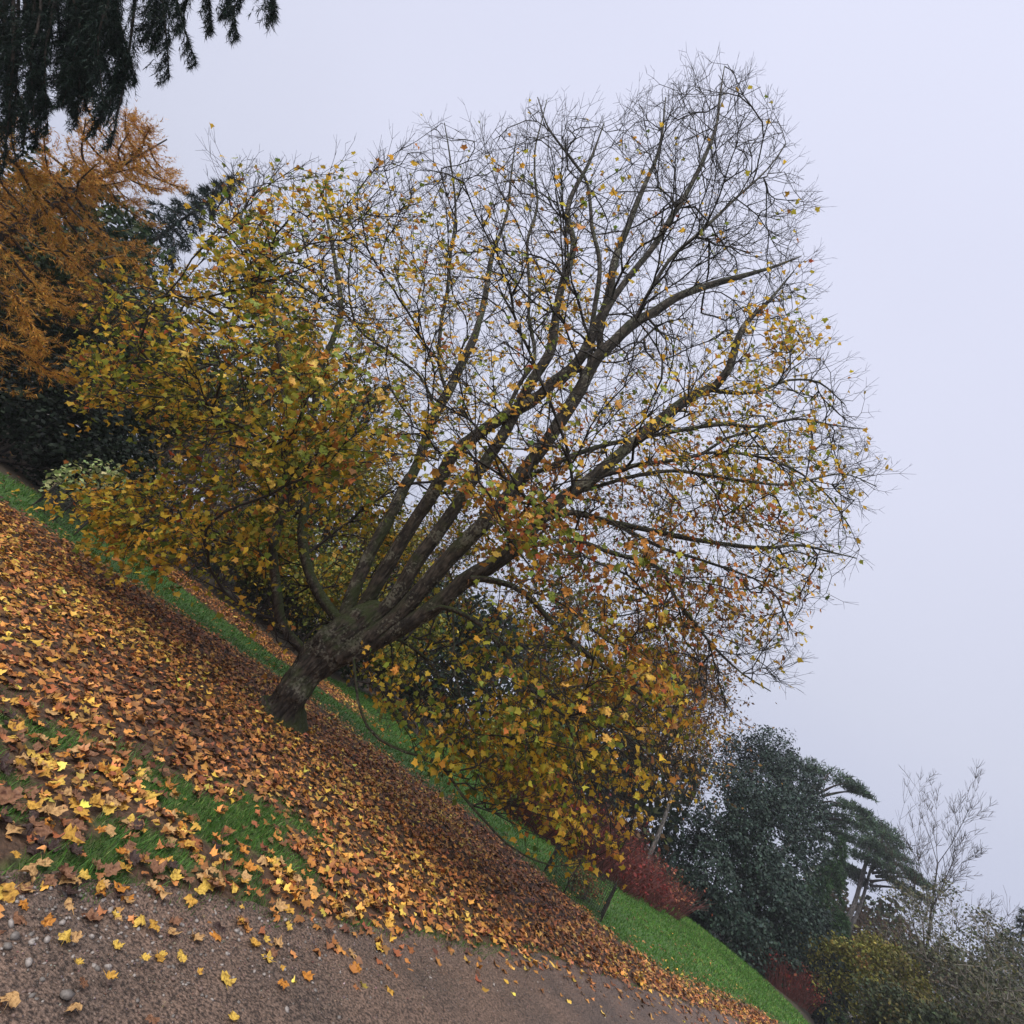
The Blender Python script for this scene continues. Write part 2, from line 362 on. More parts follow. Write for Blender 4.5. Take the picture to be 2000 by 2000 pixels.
def surf_z(x, y):
    t = (path_edge(x) + .22 - y) / 1.35
    return np.where(t > .05, gz(x, y) + .012 + fbm2(x, y, 1.6, 41) * .03, gz(x, y))

# ------------------------------------------------------------------ the maple
def limb(pts, r):
    u, v, yy = [np.array([q[i] for q in pts], float) for i in range(3)]
    P = atY(u, v, yy); C = catmull(P, .16)
    t = np.linspace(0, 1, len(C)); rr = np.interp(t, np.linspace(0, 1, len(r)), r) * (.56 + .28 * t)
    C = C + (np.stack([vnoise(C, 1.3, 5), vnoise(C, 1.3, 6), vnoise(C, 1.3, 7)], -1) - .5) * (.07 * np.sin(t * math.pi))[:, None]
    return C, rr
def ys(pts, *yv):
    t = np.linspace(0, 1, len(pts)); Yv = np.interp(t, np.linspace(0, 1, len(yv)), yv); return [(a, b_, y) for (a, b_), y in zip(pts, Yv)]
LIMBS = [
 (ys([(618,1292),(590,1268),(566,1242),(548,1212),(539,1135),(535,1081),(548,1009),(559,947),(566,880),(560,800),(550,700),(529,616),(507,525),(485,482),(465,410)], 8.3,8.0,7.6,7.3,7.1), [.13,.11,.10,.085,.06,.04,.015]),
 (ys([(672,1225),(650,1197),(620,1154),(598,1100),(590,1027),(598,962),(600,880),(612,800),(625,720),(660,641),(663,565),(640,435),(636,350)], 8.4,8.8,9.2,9.4), [.15,.125,.11,.09,.07,.045,.015]),
 (ys([(645,1260),(672,1205),(698,1135),(736,1056),(769,994),(790,947),(812,911),(852,807),(881,760),(910,699),(932,641),(946,583),(960,500),(990,420),(1000,330),(1010,260)], 8.4,8.9,9.5,10.0,10.3), [.2,.17,.15,.13,.10,.06,.035,.012]),
 (ys([(872,764),(859,717),(859,644),(870,583),(880,500),(890,420),(880,310),(868,240)], 9.4,9.3,8.8), [.07,.06,.04,.012]),
 (ys([(852,800),(820,735),(747,680),(700,640),(680,560),(690,440)], 9.3,9.0,8.4), [.05,.035,.012]),
 (ys([(655,1260),(702,1200),(740,1135),(776,1074),(830,990),(859,936),(880,895),(917,858),(975,818),(1037,785),(1080,749),(1127,709),(1160,650),(1190,590),(1200,520),(1225,440),(1260,360),(1290,280),(1300,190)], 8.3,8.0,7.5,7.0,6.6,6.5), [.22,.19,.165,.14,.11,.07,.04,.012]),
 (ys([(985,815),(1015,750),(1044,700),(1033,620),(1035,560),(1030,480),(1050,400),(1045,300),(1068,195)], 7.5,7.9,8.3), [.065,.05,.035,.012]),
 (ys([(660,1270),(722,1220),(776,1161),(812,1099),(877,1009),(928,929),(975,860),(1010,800),(1040,745),(1075,690),(1085,640),(1095,560),(1120,480),(1110,400),(1150,320),(1180,240)], 8.1,7.8,7.3,7.0,6.9), [.2,.18,.15,.12,.08,.05,.012]),
 (ys([(660,1285),(715,1250),(762,1216),(805,1172),(859,1110),(921,1045),(986,980),(1026,916),(1062,869),(1099,814),(1135,760),(1167,699),(1200,668),(1233,637),(1282,607),(1318,582),(1376,560),(1441,542),(1503,524),(1565,500)], 8.0,7.6,7.1,6.7,6.5,6.4), [.22,.2,.18,.155,.13,.10,.06,.012]),
 (ys([(1150,730),(1159,625),(1170,517),(1159,444),(1148,361),(1115,310),(1072,252),(1050,190)], 7.0,7.3,7.7), [.09,.065,.04,.012]),
 (ys([(1172,695),(1177,625),(1224,546),(1267,491),(1304,433),(1333,390),(1365,332),(1394,263),(1405,190),(1415,130)], 6.8,6.4,6.0), [.10,.08,.05,.012]),
 (ys([(1236,636),(1258,590),(1304,509),(1358,460),(1420,400),(1500,330),(1535,280)], 6.6,6.1,5.7), [.06,.04,.011]),
 (ys([(680,1285),(740,1250),(790,1222),(841,1190),(906,1135),(957,1106),(1015,1066),(1060,1010),(1109,965),(1164,928),(1251,854),(1334,782),(1399,753),(1423,722),(1450,640),(1500,590),(1550,530)], 8.0,7.6,7.2,6.8,6.3,6.1), [.22,.2,.17,.135,.10,.06,.012]),
 (ys([(1378,762),(1440,768),(1493,760),(1541,743),(1600,745),(1650,790)], 6.5,6.2), [.045,.03,.010]),
 (ys([(1010,940),(1055,920),(1135,883),(1243,858),(1316,843),(1399,829),(1470,832),(1560,820),(1620,830),(1685,838)], 7.2,7.4,7.6), [.07,.055,.04,.010]),
 (ys([(1109,970),(1180,928),(1250,908),(1305,899),(1371,885),(1416,859),(1465,845),(1513,825),(1575,812)], 6.9,6.5,6.2), [.07,.05,.03,.010]),
 (ys([(1371,885),(1428,884),(1496,896),(1564,925),(1621,970),(1660,1030)], 6.5,6.3), [.04,.026,.010]),
 (ys([(1140,958),(1240,930),(1314,919),(1399,933),(1485,943),(1541,945),(1640,925),(1712,950)], 7.0,6.8,6.7), [.055,.04,.028,.009]),
 (ys([(1060,1015),(1118,1000),(1200,1022),(1277,1039),(1351,1056),(1442,1067),(1499,1070),(1564,1066),(1627,1079),(1672,1090)], 7.0,6.9,6.7), [.085,.06,.04,.010]),
 (ys([(1210,1026),(1294,1073),(1348,1090),(1405,1110),(1473,1130),(1545,1160)], 6.9,6.6), [.05,.03,.009]),
 (ys([(1015,1070),(1118,1055),(1200,1081),(1288,1110),(1320,1170),(1359,1224),(1400,1270),(1450,1315),(1505,1350)], 7.0,6.9,6.7), [.07,.05,.035,.009]),
 (ys([(920,1130),(957,1132),(1022,1154),(1084,1219),(1149,1273),(1230,1340),(1300,1400),(1345,1470)], 7.2,6.8,6.5), [.075,.055,.035,.009]),
 (ys([(815,1205),(860,1185),(885,1190),(939,1219),(993,1280),(1030,1335),(1102,1404),(1120,1465),(1135,1560)], 7.6,7.1,6.8), [.065,.05,.03,.009]),
 (ys([(689,1275),(695,1330),(700,1371),(718,1418),(743,1443),(798,1469),(856,1492),(903,1554),(946,1601),(990,1648),(1044,1680),(1085,1692)], 7.9,7.6,7.3,7.1), [.036,.028,.022,.010]),
 (ys([(539,1105),(480,1065),(440,1060),(380,1040),(300,1012),(220,1002),(150,985)], 8.1,8.2,8.3), [.045,.03,.009]),
 (ys([(562,890),(543,872),(471,832),(417,796),(360,780),(290,775),(220,760)], 7.7,7.5,7.3), [.05,.035,.009]),
 (ys([(610,800),(580,765),(530,742),(460,720),(391,709),(300,680),(220,660),(150,640)], 9.2,8.8,8.4), [.05,.035,.009]),
 (ys([(533,625),(470,640),(400,605),(330,575),(250,550)], 7.2,7.1), [.04,.025,.009]),
 (ys([(885,1195),(886,1260),(888,1317),(910,1407),(930,1500),(950,1560)], 7.5,7.2), [.03,.02,.008]),
 (ys([(1098,1400),(1130,1409),(1182,1409),(1240,1450),(1290,1500),(1310,1580)], 6.9,6.6), [.03,.02,.008]),
 (ys([(750,1240),(800,1260),(850,1310),(880,1400),(870,1470)], 8.3,8.9,9.2), [.05,.03,.008]),
]
tb = grd(np.array(543), np.array(1402)); tb[2] = gz(tb[0], tb[1])
maple = empty('maple_tree', tb, 'big multi stemmed autumn maple with mossy trunk and fan of half bare limbs', 'tree')
# trunk with root flares
ax = np.vstack([tb + [0, 0, -.12], tb + [0, 0, .1], atY(*np.array([(572,1345,8.2),(608,1300,8.2),(652,1262,8.15),(702,1226,8.1),(748,1192,8.1)]).T)])
C = catmull(ax, .028); tt = np.linalg.norm(np.diff(C, axis=0, prepend=C[:1]), axis=1).cumsum(); tt /= tt[-1]
k = 110; th = np.arange(k) * 2 * math.pi / k
rad = np.interp(tt, [0, .08, .22, .42, .62, .8, 1], [.32, .285, .235, .24, .31, .32, .2])
T = norm(np.gradient(C, axis=0)); T[tt < .12] = [0, 0, 1]
_, A, B = frames(norm(T * 0 + norm(C[-1] - C[0]))); A = norm(A); B = np.cross(T, A)
lob = sum(w_ * np.maximum(0, np.cos(th - a0)) ** 6 for a0, w_ in ((.5, .55), (1.7, .4), (2.9, .7), (4.0, .45), (5.2, .6)))
flare = 1 + lob[None] * np.exp(-np.maximum(tt - .05, 0) / .13)[:, None] * 1.05 + .12 * lob[None]
D = A[:, None] * np.cos(th)[None, :, None] + B[:, None] * np.sin(th)[None, :, None]
V = C[:, None] + D * (rad[:, None] * flare)[..., None]
V = V + D * ((vnoise(V, 3.2, 3) - .5) * .10 + (vnoise(V * np.array([1, 1, .3]), 15, 4) - .5) * .06)[..., None]
thg = np.broadcast_to(th[None], V.shape[:2]); rg = np.stack([np.cos(thg) * 5, np.sin(thg) * 5, np.broadcast_to((tt * 5.5)[:, None], V.shape[:2])], -1)
V = V - D * (np.abs(vnoise(rg, 2.2, 17) - .5) ** .6 * -.055 + .03)[..., None]
n_ = len(C); i, j = np.meshgrid(np.arange(n_ - 1), np.arange(k), indexing='ij'); i = i.ravel(); j = j.ravel()
Q = np.stack([i * k + j, i * k + (j + 1) % k, (i + 1) * k + (j + 1) % k, (i + 1) * k + j], -1)
Vt = np.vstack([V.reshape(-1, 3), C[-1] + T[-1] * .1]); cap = np.stack([np.full(k, n_ * k), (n_ - 1) * k + np.arange(k), (n_ - 1) * k + (np.arange(k) + 1) % k], -1)
trunk = part('trunk', Vt, [Q, cap], M_BARK, maple, smooth=True)

limb_objs = []; limb_r = []; sp, sdir, slen, slid = [], [], [], []
for li, (pts, r) in enumerate(LIMBS):
    C, rr = limb(pts, r); limb_r.append(rr)
    Vl, Fl = tube(C, rr, 12 if r[0] > .08 else 8, .22, li)
    limb_objs.append(part('limb', Vl, Fl, M_BARK, maple, smooth=True))
    d = norm(np.gradient(C, axis=0)); L = np.concatenate([[0], np.linalg.norm(np.diff(C, axis=0), axis=1).cumsum()])
    keep = rr < .10
    sp.append(C[keep]); sdir.append(d[keep]); slen.append(L[keep] * .4); slid.append(np.full(keep.sum(), li))
sp, sdir, slen, slid = map(np.concatenate, (sp, sdir, slen, slid))
CROWN = np.array([(130,650),(180,575),(300,555),(395,520),(400,400),(445,305),(520,335),(580,305),(640,330),(700,375),(745,300),(800,290),(860,220),(910,270),(965,235),(1000,270),(1040,180),(1080,250),(1110,225),(1200,240),(1230,210),(1300,150),(1330,165),(1380,150),(1420,125),(1490,160),(1510,200),(1530,250),(1530,310),(1560,365),(1580,395),(1545,460),(1585,480),(1570,540),(1585,600),(1600,660),(1640,740),(1690,815),(1655,860),(1715,890),(1722,955),(1640,1020),(1685,1070),(1660,1115),(1580,1110),(1635,1170),(1560,1190),(1540,1270),(1545,1310),(1490,1370),(1430,1310),(1400,1330),(1440,1400),(1380,1480),(1340,1580),(1290,1560),(1260,1640),(1190,1700),(1150,1690),(1090,1660),(1000,1620),(900,1540),(820,1490),(760,1400),(710,1330),(660,1280),(600,1240),(560,1290),(500,1230),(430,1150),(480,1110),(380,1120),(250,1080),(130,985),(160,960),(300,960),(420,1000),(470,1020),(420,930),(330,880),(290,820),(160,770),(180,700)], float)
def inside(u, v, poly):
    r = np.zeros(len(u), bool); x0, y0 = poly[-1]
    for x1, y1 in poly:
        cnd = ((y1 > v) != (y0 > v)) & (u < (x0 - x1) * (v - y1) / (y0 - y1 + 1e-12) + x1); r ^= cnd; x0, y0 = x1, y1
    return r
NA = 6500
u = rng.uniform(120, 1730, NA * 3); v = rng.uniform(110, 1710, NA * 3); ok = inside(u, v, CROWN); u, v = u[ok][:NA], v[ok][:NA]
ang = np.arctan2(v - 850, u - 900); rho = np.hypot(u - 900, v - 850)
ba = np.arctan2(CROWN[:, 1] - 850, CROWN[:, 0] - 900); br = np.hypot(CROWN[:, 1] - 850, CROWN[:, 0] - 900); od = np.argsort(ba)
bound = np.interp(ang, ba[od], br[od], period=2 * math.pi)
tk = np.sqrt(np.clip(1 - np.clip(rho / bound, 0, .97) ** 2, .05, 1))
Yc = 8.1 - 1.6 * np.clip((850 - v) / 700, 0, 1) - 1.2 * np.clip((u - 900) / 800, 0, 1)
Yd = np.clip(Yc + rng.uniform(-1, 1, len(u)) * tk * 3.4, 4.3, 12)
Yd = np.where(np.hypot((u - 760) * .8, v - 1110) < 190, np.maximum(Yd, 8.9 + .3 * rng.random(len(u))), Yd)
AT = atY(u, v, Yd); ok = AT[:, 2] > gz(AT[:, 0], AT[:, 1]) + .35; AT = AT[ok]
# greedy growth: each attractor joins the cheapest point of the tree so far
n0 = len(sp); cap_ = n0 + len(AT) * 9
pos = np.zeros((cap_, 3), np.float32); dr = np.zeros((cap_, 3), np.float32); pl = np.zeros(cap_, np.float32); par = np.full(cap_, -1); lid = np.zeros(cap_, int); term = np.zeros(cap_, bool)
pos[:n0], dr[:n0], pl[:n0], lid[:n0] = sp, sdir, slen, slid; cnt = n0
dmin = np.array([np.min(np.sum((sp - a) ** 2, 1)) for a in AT]); od = np.argsort(dmin); first = np.zeros(len(AT), bool); first[rng.choice(len(AT), 420, replace=False)] = True
AT = np.vstack([AT[od[first[od]]], AT[od[~first[od]]]]).astype(np.float32)
for a in AT:
    df = a - pos[:cnt]; d = np.sqrt(np.einsum('ij,ij->i', df, df)) + 1e-5
    cosv = np.einsum('ij,ij->i', df, dr[:cnt]) / d
    i = int(np.argmin(d * (1 + 1.7 * (1 - cosv) + 5 * np.maximum(0, .1 - cosv)) + .10 * pl[:cnt]))
    di = float(d[i])
    if di < .06 or di > 4.5: continue
    st = max(1, min(12, int(di / .24 + .5)))
    t = (np.arange(1, st + 1) / st)[:, None]; p0 = pos[i]; m0 = dr[i] * di * .8; m1 = (df[i] / di + np.array([0, 0, .25])) * di * .7
    pts = (2*t**3 - 3*t**2 + 1) * p0 + (t**3 - 2*t**2 + t) * m0 + (-2*t**3 + 3*t**2) * a + (t**3 - t**2) * m1
    pts[:-1] += rng.normal(size=(st - 1, 3)) * .018
    prev = i
    for q in pts:
        v_ = q - pos[prev]; lv = np.linalg.norm(v_) + 1e-6
        pos[cnt] = q; dr[cnt] = v_ / lv; pl[cnt] = pl[prev] + lv; par[cnt] = prev; lid[cnt] = lid[prev]; prev = cnt; cnt += 1
    term[cnt - 1] = True
PW = 2.1; acc = np.zeros(cnt)
hasch = np.zeros(cnt, bool); hasch[par[n0:cnt]] = True
acc[(~hasch)] = .0046 ** PW
for i in range(cnt - 1, n0 - 1, -1):
    acc[par[i]] += acc[i] + (.0006 ** PW)
rN = acc ** (1 / PW); srad = np.concatenate([limb_r[li][limb_r[li] < .10] for li in range(len(LIMBS))]); rN[:n0] = srad
for i in range(n0, cnt): rN[i] = min(rN[i], rN[par[i]] * (.62 if par[i] < n0 else .985))
idx = np.arange(n0, cnt); rp_ = np.where(par[idx] < n0, rN[idx] * 1.1, rN[par[idx]])
P0, P1 = pos[par[idx]].astype(float), pos[idx].astype(float)
# twiglets, mostly in opposite pairs
tn = idx[rng.random(len(idx)) < .8]; tn = np.concatenate([tn, tn[rng.random(len(tn)) < .55]])
D0 = norm(dr[tn] * .9 + rdir(len(tn)) * .85 + np.array([0, 0, .18])); Lt = rng.uniform(.10, .32, len(tn))
a0 = pos[tn].astype(float); a1 = a0 + D0 * Lt[:, None]; D1 = norm(D0 + rdir(len(tn)) * .35 + np.array([0, 0, .15])); a2 = a1 + D1 * (Lt * .8)[:, None]
sde = norm(np.cross(D0, rdir(len(tn)))); b1 = a1 + norm(D0 * .8 + sde * .7) * (Lt * .6)[:, None]; b2 = a1 + norm(D0 * .8 - sde * .7) * (Lt * .6)[:, None]
fe = np.concatenate([a2, b1, b2]); fd = norm(np.concatenate([D1, b1 - a1, b2 - a1])); fl = np.tile(lid[tn], 3); fk = rng.random(len(fe)) < .30; fe, fd, fl = fe[fk], fd[fk], fl[fk]
fe = np.repeat(fe, 2, 0); fl = np.repeat(fl, 2); fd = norm(np.repeat(fd, 2, 0) + rdir(len(fe)) * .75 + [0, 0, .15]); f1 = fe + fd * rng.uniform(.05, .15, len(fe))[:, None]
lid_t = lid[tn]; one = np.full(len(tn), 1.)
for li, lo in enumerate(limb_objs):
    s1 = lid[idx] == li; s2 = lid_t == li
    if s1.sum() + s2.sum() == 0: continue
    pc = [prisms(P0[s1], P1[s1], rp_[s1], rN[idx][s1], 5, 1.0)]
    w1 = one[s2]
    pc += [prisms(a0[s2], a1[s2], w1 * .0040, w1 * .0032, 3), prisms(a1[s2], a2[s2], w1 * .0032, w1 * .0018, 3), prisms(a1[s2], b1[s2], w1 * .0028, w1 * .0016, 3), prisms(a1[s2], b2[s2], w1 * .0028, w1 * .0016, 3)]
    s3 = fl == li; w3 = np.full(s3.sum(), 1.); pc.append(prisms(fe[s3], f1[s3], w3 * .0022, w3 * .0014, 3))
    Vv, Ff = join(pc); part('twigs', Vv, Ff, M_TWIG, lo, kind='stuff')
# leaves: thick low down and on the shaded side, nearly gone from the top
BL = [(250,640,190,4.6),(470,600,130,1.3),(600,400,110,2.0),(450,430,70,1.3),(560,720,150,1.5),(440,860,130,1.3),(300,1035,130,17.0),(600,900,150,2.0),(680,780,110,1.3),(640,1100,140,1.4),(860,640,140,.55),(950,1060,110,1.0),(1080,1020,110,2.0),(1080,640,110,.55),(930,1000,110,1.0),(1250,950,150,.9),(1350,1150,150,1.6),(1510,680,55,2.2),(1450,850,150,.7),(1000,1300,190,1.9),(1250,1330,130,2.0),(900,1420,130,2.2),(1100,1520,150,2.4),(1250,1480,120,1.6),(1130,1640,80,2.8),(1150,450,110,.35),(820,480,120,.6),(1400,1000,150,.9),(760,1300,60,2.0),(1300,1200,120,1.2),(880,870,150,.75),(1060,850,120,.4)]
cand = np.concatenate([a1, a2, b1, b2, pos[idx[term[idx]]].astype(float)]); 
u, v, z = proj(cand)
dens = np.full(len(u), .09)
for bu, bv, brr, ba_ in BL: dens += ba_ * np.exp(-((u - bu) ** 2 + (v - bv) ** 2) / (2 * (brr * .8) ** 2))
dens *= (.22 + .78 * sstep(150, 560, v)) * (.04 + 11.5 * (.55 * vnoise(cand * np.array([.9, .9, 2.4]), 1.0, 9) + .45 * vnoise(cand, 3.2, 10)) ** 4.0)
nl = rng.poisson(np.clip(dens * .31 * (1 - .30 * sstep(1150, 1400, v)) * (1 - .0 * sstep(760, 520, u) * sstep(450, 700, v)), 0, 4)); LP = np.repeat(cand, nl, 0); n_ = len(LP)
LP = LP + rng.normal(size=(n_, 3)) * np.array([.09, .09, .06]) * np.minimum(np.repeat(nl, nl), 3)[:, None] * .38
u, v, z = proj(LP)
gfac = np.clip(.30 + .42 * np.exp(-((u - 450) ** 2 + (v - 800) ** 2) / (2 * 330 ** 2)) + .25 * np.exp(-((u - 950) ** 2 + (v - 1300) ** 2) / (2 * 180 ** 2)) - .3 * np.exp(-((u - 300) ** 2 + (v - 1030) ** 2) / (2 * 120 ** 2)) + (vnoise(LP, .9, 14) - .5) * .6, 0, 1)
ofac = np.clip(np.exp(-((u - 1080) ** 2 + (v - 1020) ** 2) / (2 * 110 ** 2)) * .8 + np.exp(-((u - 1360) ** 2 + (v - 1150) ** 2) / (2 * 150 ** 2)) * .7 + .12 + (vnoise(LP, 1.2, 15) - .5) * .5, 0, 1)
yel = palette(n_, [(.70, .44, .05), (.64, .35, .042), (.58, .41, .05)], [5, 3, 2]); grn = palette(n_, [(.24, .26, .04), (.13, .175, .03), (.44, .38, .05)], [4, 3, 3]); org = palette(n_, [(.48, .20, .045), (.38, .16, .05), (.44, .11, .04)], [5, 3, 1])
rr_ = rng.random(n_)[:, None]; LC = np.where(rr_ < (gfac * .8)[:, None], grn, np.where(rr_ > (1 - ofac * .75)[:, None], org, yel))
hd = norm(rdir(n_) * np.array([1, 1, .4]) + np.array([0, 0, -.8])); outw = norm(LP - np.array([0, 8.6, 5.5])); nrm = norm(rdir(n_) * .6 + np.array([0, -.1, .6]) + outw * .55)
LR = rot_from_normal(nrm, hd); LS = rng.uniform(.055, .115, n_)
size_px = LS / z * F * ((u > 0) & (u < 2000) & (v > 0) & (v < 2000)); big = np.argsort(-size_px)[:300]
rest = np.ones(n_, bool); rest[big] = False
cv = curl(ST, 24, .55)
Vv, Ff, cc = scatter(cv[rng.integers(0, 24, rest.sum())], SF, LP[rest], LR[rest], LS[rest], LC[rest])
part('foliage', Vv, Ff, M_LEAF, maple, cc, 'stuff')
def quat_mat(Rm, P, S):
    return Matrix([[*(Rm[0] * S), P[0]], [*(Rm[1] * S), P[1]], [*(Rm[2] * S), P[2]], [0, 0, 0, 1]])
LEAFCOL = {'yellow': (.64, .42, .08), 'golden': (.58, .32, .06), 'orange': (.54, .22, .04), 'green': (.2, .24, .03), 'tan': (.52, .31, .13), 'brown': (.23, .115, .065), 'dark brown': (.06, .038, .033)}
LEAFMAT = {k_: leaf_mat(k_.replace(' ', '_') + '_leaf', .45, .1, v_) for k_, v_ in LEAFCOL.items()}
LEAFMESH = []
for t_ in curl(LT, 8, .6):
    me = mesh('leaf', t_, LF, None); me.materials.append(LEAFMAT['yellow']); LEAFMESH.append(me)
CM = np.array([LEAFCOL[k_] for k_ in ('yellow', 'golden', 'orange', 'green')])
def leaf_obj(name, kind, Rm, P, S, parent=None):
    o = bpy.data.objects.new(name, LEAFMESH[int(rng.integers(0, 8))]); COL.objects.link(o)
    o.material_slots[0].link = 'OBJECT'; o.material_slots[0].material = LEAFMAT[kind]
    if parent is not None: o.parent = parent; P = P - np.array(parent.location)
    o.matrix_local = quat_mat(Rm, P, S); return o
for i in big:
    kk = ('yellow', 'golden', 'orange', 'green')[int(np.argmin(np.sum((np.log(CM) - np.log(LC[i])) ** 2, 1)))]
    leaf_obj('leaf', kk, LR[i], LP[i], LS[i], maple)
print('maple nodes', cnt, 'leaves', n_)

# ------------------------------------------------------------------ fallen leaves
xs = rng.uniform(-13, 13, 260000); yv = rng.uniform(1.2, 17, 260000); D_ = litter(xs, yv)
dist = np.hypot(xs, yv); e = path_edge(xs)
stray = (.30 * np.exp(-np.maximum(e - yv, 0) / .16) + .010 * np.exp(-np.maximum(e - yv, 0) / 1.2)) * (yv < e + .3) + .02 * (yv > e) * sstep(3, 0, yv - np.interp(xs, BX, BY))
near = sstep(6.5, 3.5, dist)
keep = rng.random(len(xs)) < np.where(D_ > .05, D_ * (.50 - .10 * near), stray) + .006 * (D_ < .05) * (yv > e) * (.3 + 1.4 * vn2(xs, yv, .7, 57)) + np.where((yv > e) & (dist < 6), .055, 0)
u, v, z = proj(np.stack([xs, yv, np.zeros_like(xs)], -1)); keep &= (u > -150) & (u < 2150) & (v > -100) & (v < 2150) & (z > .3)
xs, yv, D_, dist = xs[keep], yv[keep], D_[keep], dist[keep]; n_ = len(xs)
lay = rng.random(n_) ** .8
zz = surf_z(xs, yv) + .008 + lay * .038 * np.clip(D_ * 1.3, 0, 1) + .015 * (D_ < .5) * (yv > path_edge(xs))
FP = np.stack([xs, yv, zz], -1)
tilt = np.where(D_ > .3, .30, .18)[:, None]; nrm = norm(rdir(n_) * tilt + np.array([0, 0, 1.])); hd = norm(rng.normal(size=(n_, 3)) * [1, 1, .1]); FR = rot_from_normal(nrm, hd)
FS = .022 + .07 * rng.beta(2.2, 1.5, n_)
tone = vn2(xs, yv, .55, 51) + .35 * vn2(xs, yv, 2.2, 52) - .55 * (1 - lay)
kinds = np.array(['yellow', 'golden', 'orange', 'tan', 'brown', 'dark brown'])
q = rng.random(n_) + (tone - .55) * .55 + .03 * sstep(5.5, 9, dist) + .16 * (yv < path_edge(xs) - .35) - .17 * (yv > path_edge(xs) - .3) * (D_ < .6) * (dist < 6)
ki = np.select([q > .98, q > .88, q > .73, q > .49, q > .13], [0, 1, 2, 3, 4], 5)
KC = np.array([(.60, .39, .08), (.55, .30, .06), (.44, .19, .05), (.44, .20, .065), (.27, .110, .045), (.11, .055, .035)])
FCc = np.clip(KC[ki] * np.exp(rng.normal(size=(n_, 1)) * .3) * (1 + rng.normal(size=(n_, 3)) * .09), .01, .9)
u, v, z = proj(FP); vis = (u > -20) & (u < 2020) & (v > -20) & (v < 2020)
# leaves that can be recognised one by one in the photograph: pixel, colour, size (m), words
SINGLE = [
 (123,1838,'yellow',.105,'bright yellow lobed leaf on gravel, touching a tan leaf'),(147,1842,'tan',.10,'tan leaf on gravel overlapped by a bright yellow one'),
 (88,1812,'orange',.095,'lone orange leaf lying among pale pebbles at the path edge'),(274,1878,'yellow',.085,'small bright yellow leaf alone on the bare brown path'),
 (350,1858,'yellow',.075,'upper of two yellow leaves lying end to end on the path'),(362,1874,'yellow',.08,'lower of two yellow leaves lying end to end on the path'),
 (203,1912,'golden',.105,'curled golden leaf on the brown path near a grey stone'),(142,1885,'yellow',.075,'narrow pale yellow leaf on edge among scattered gravel'),
 (147,1973,'tan',.10,'faded tan leaf near the bottom edge of the path'),(12,1962,'tan',.12,'large tan leaf cut by the frame at the bottom corner of the path'),
 (305,1990,'brown',.11,'brown leaf pressed flat into the path at the very bottom'),(313,1862,'yellow',.05,'tiny yellow leaf beside a pair of yellow ones on the path'),
 (386,1902,'golden',.06,'tiny curled golden leaf beside a grey pebble on the path'),(155,1920,'brown',.10,'muddy brown leaf trodden into the path'),
 (550,1888,'golden',.06,'small golden leaf above a crumpled one on the open path'),(552,1918,'orange',.12,'crumpled orange leaf lying alone on the open path'),
 (518,1832,'yellow',.09,'pale yellow leaf standing up on the path near the litter'),(222,1790,'yellow',.085,'round yellow leaf resting on brown leaves by the pebbles'),
 (270,1794,'yellow',.12,'pale yellow three lobed leaf on white pebbles'),(305,1808,'golden',.13,'wide golden leaf folded low beside white pebbles'),
 (378,1768,'golden',.06,'small golden leaf on dark leaves at the gravel edge'),(405,1735,'yellow',.13,'bent yellow leaf leaning on the last grass tuft by the path'),
 (470,1798,'golden',.08,'golden leaf at the inner edge of the gravel'),(558,1812,'yellow',.11,'long yellow leaf half curled at the litter edge'),
 (132,1650,'golden',.165,'very large golden leaf with brown specks on the grass'),(62,1625,'brown',.15,'large flat brown leaf on the grass behind a golden one'),
 (170,1608,'orange',.11,'blotched orange leaf upright in the green grass'),(214,1592,'yellow',.115,'bright yellow domed leaf high on the grass patch'),
 (247,1612,'yellow',.12,'pale yellow leaf lying curled across the grass'),(316,1630,'tan',.12,'row shaped pale tan leaf on the grass'),
 (342,1626,'yellow',.07,'small pale leaf at the end of a tan row shaped leaf'),(292,1552,'yellow',.16,'very large pale yellow leaf at the top of the grass patch'),
 (264,1508,'yellow',.12,'pointed pale yellow leaf standing in the grass'),(214,1510,'yellow',.12,'round yellow leaf in the middle of the upper grass patch'),
 (74,1503,'yellow',.14,'pale yellow leaf near the edge of the upper grass'),(22,1742,'golden',.16,'large golden leaf with a long stalk beside the pebbles'),
 (2,1755,'yellow',.15,'pale yellow leaf cut off by the frame beside a golden one'),(20,1575,'brown',.17,'broad dusky brown leaf at the frame edge on grass'),
 (60,1720,'tan',.13,'long tan leaf rolled up on dark leaves'),(215,1720,'brown',.12,'reddish brown leaf upright at the lower grass edge'),
 (300,1715,'brown',.13,'purple brown lobed leaf at the lower grass edge'),(240,1690,'dark brown',.11,'dusky slate coloured leaf on the lower grass'),
 (120,1675,'dark brown',.13,'wet dark leaf hanging low in the grass'),(180,1740,'golden',.09,'golden leaf at the boundary of brown leaves and gravel'),
 (355,1655,'golden',.08,'golden curled leaf on the grass near the litter')]
chosen = []
for (uu, vv, kk, sz, lab) in SINGLE:
    P = grd(np.array(float(uu)), np.array(float(vv))); P[2] = surf_z(P[0:1], P[1:2])[0] + .03
    nrm1 = norm(rng.normal(size=3) * .22 + np.array([0, -.12, 1])); o = leaf_obj('fallen_leaf', kk, rot_from_normal(nrm1, norm(rng.normal(size=3) * [1, 1, .1])), P, sz * (.52 if vv > 1735 else .70))
    tag(o, lab, 'fallen leaf', 'single fallen leaves in the foreground'); chosen.append(P)
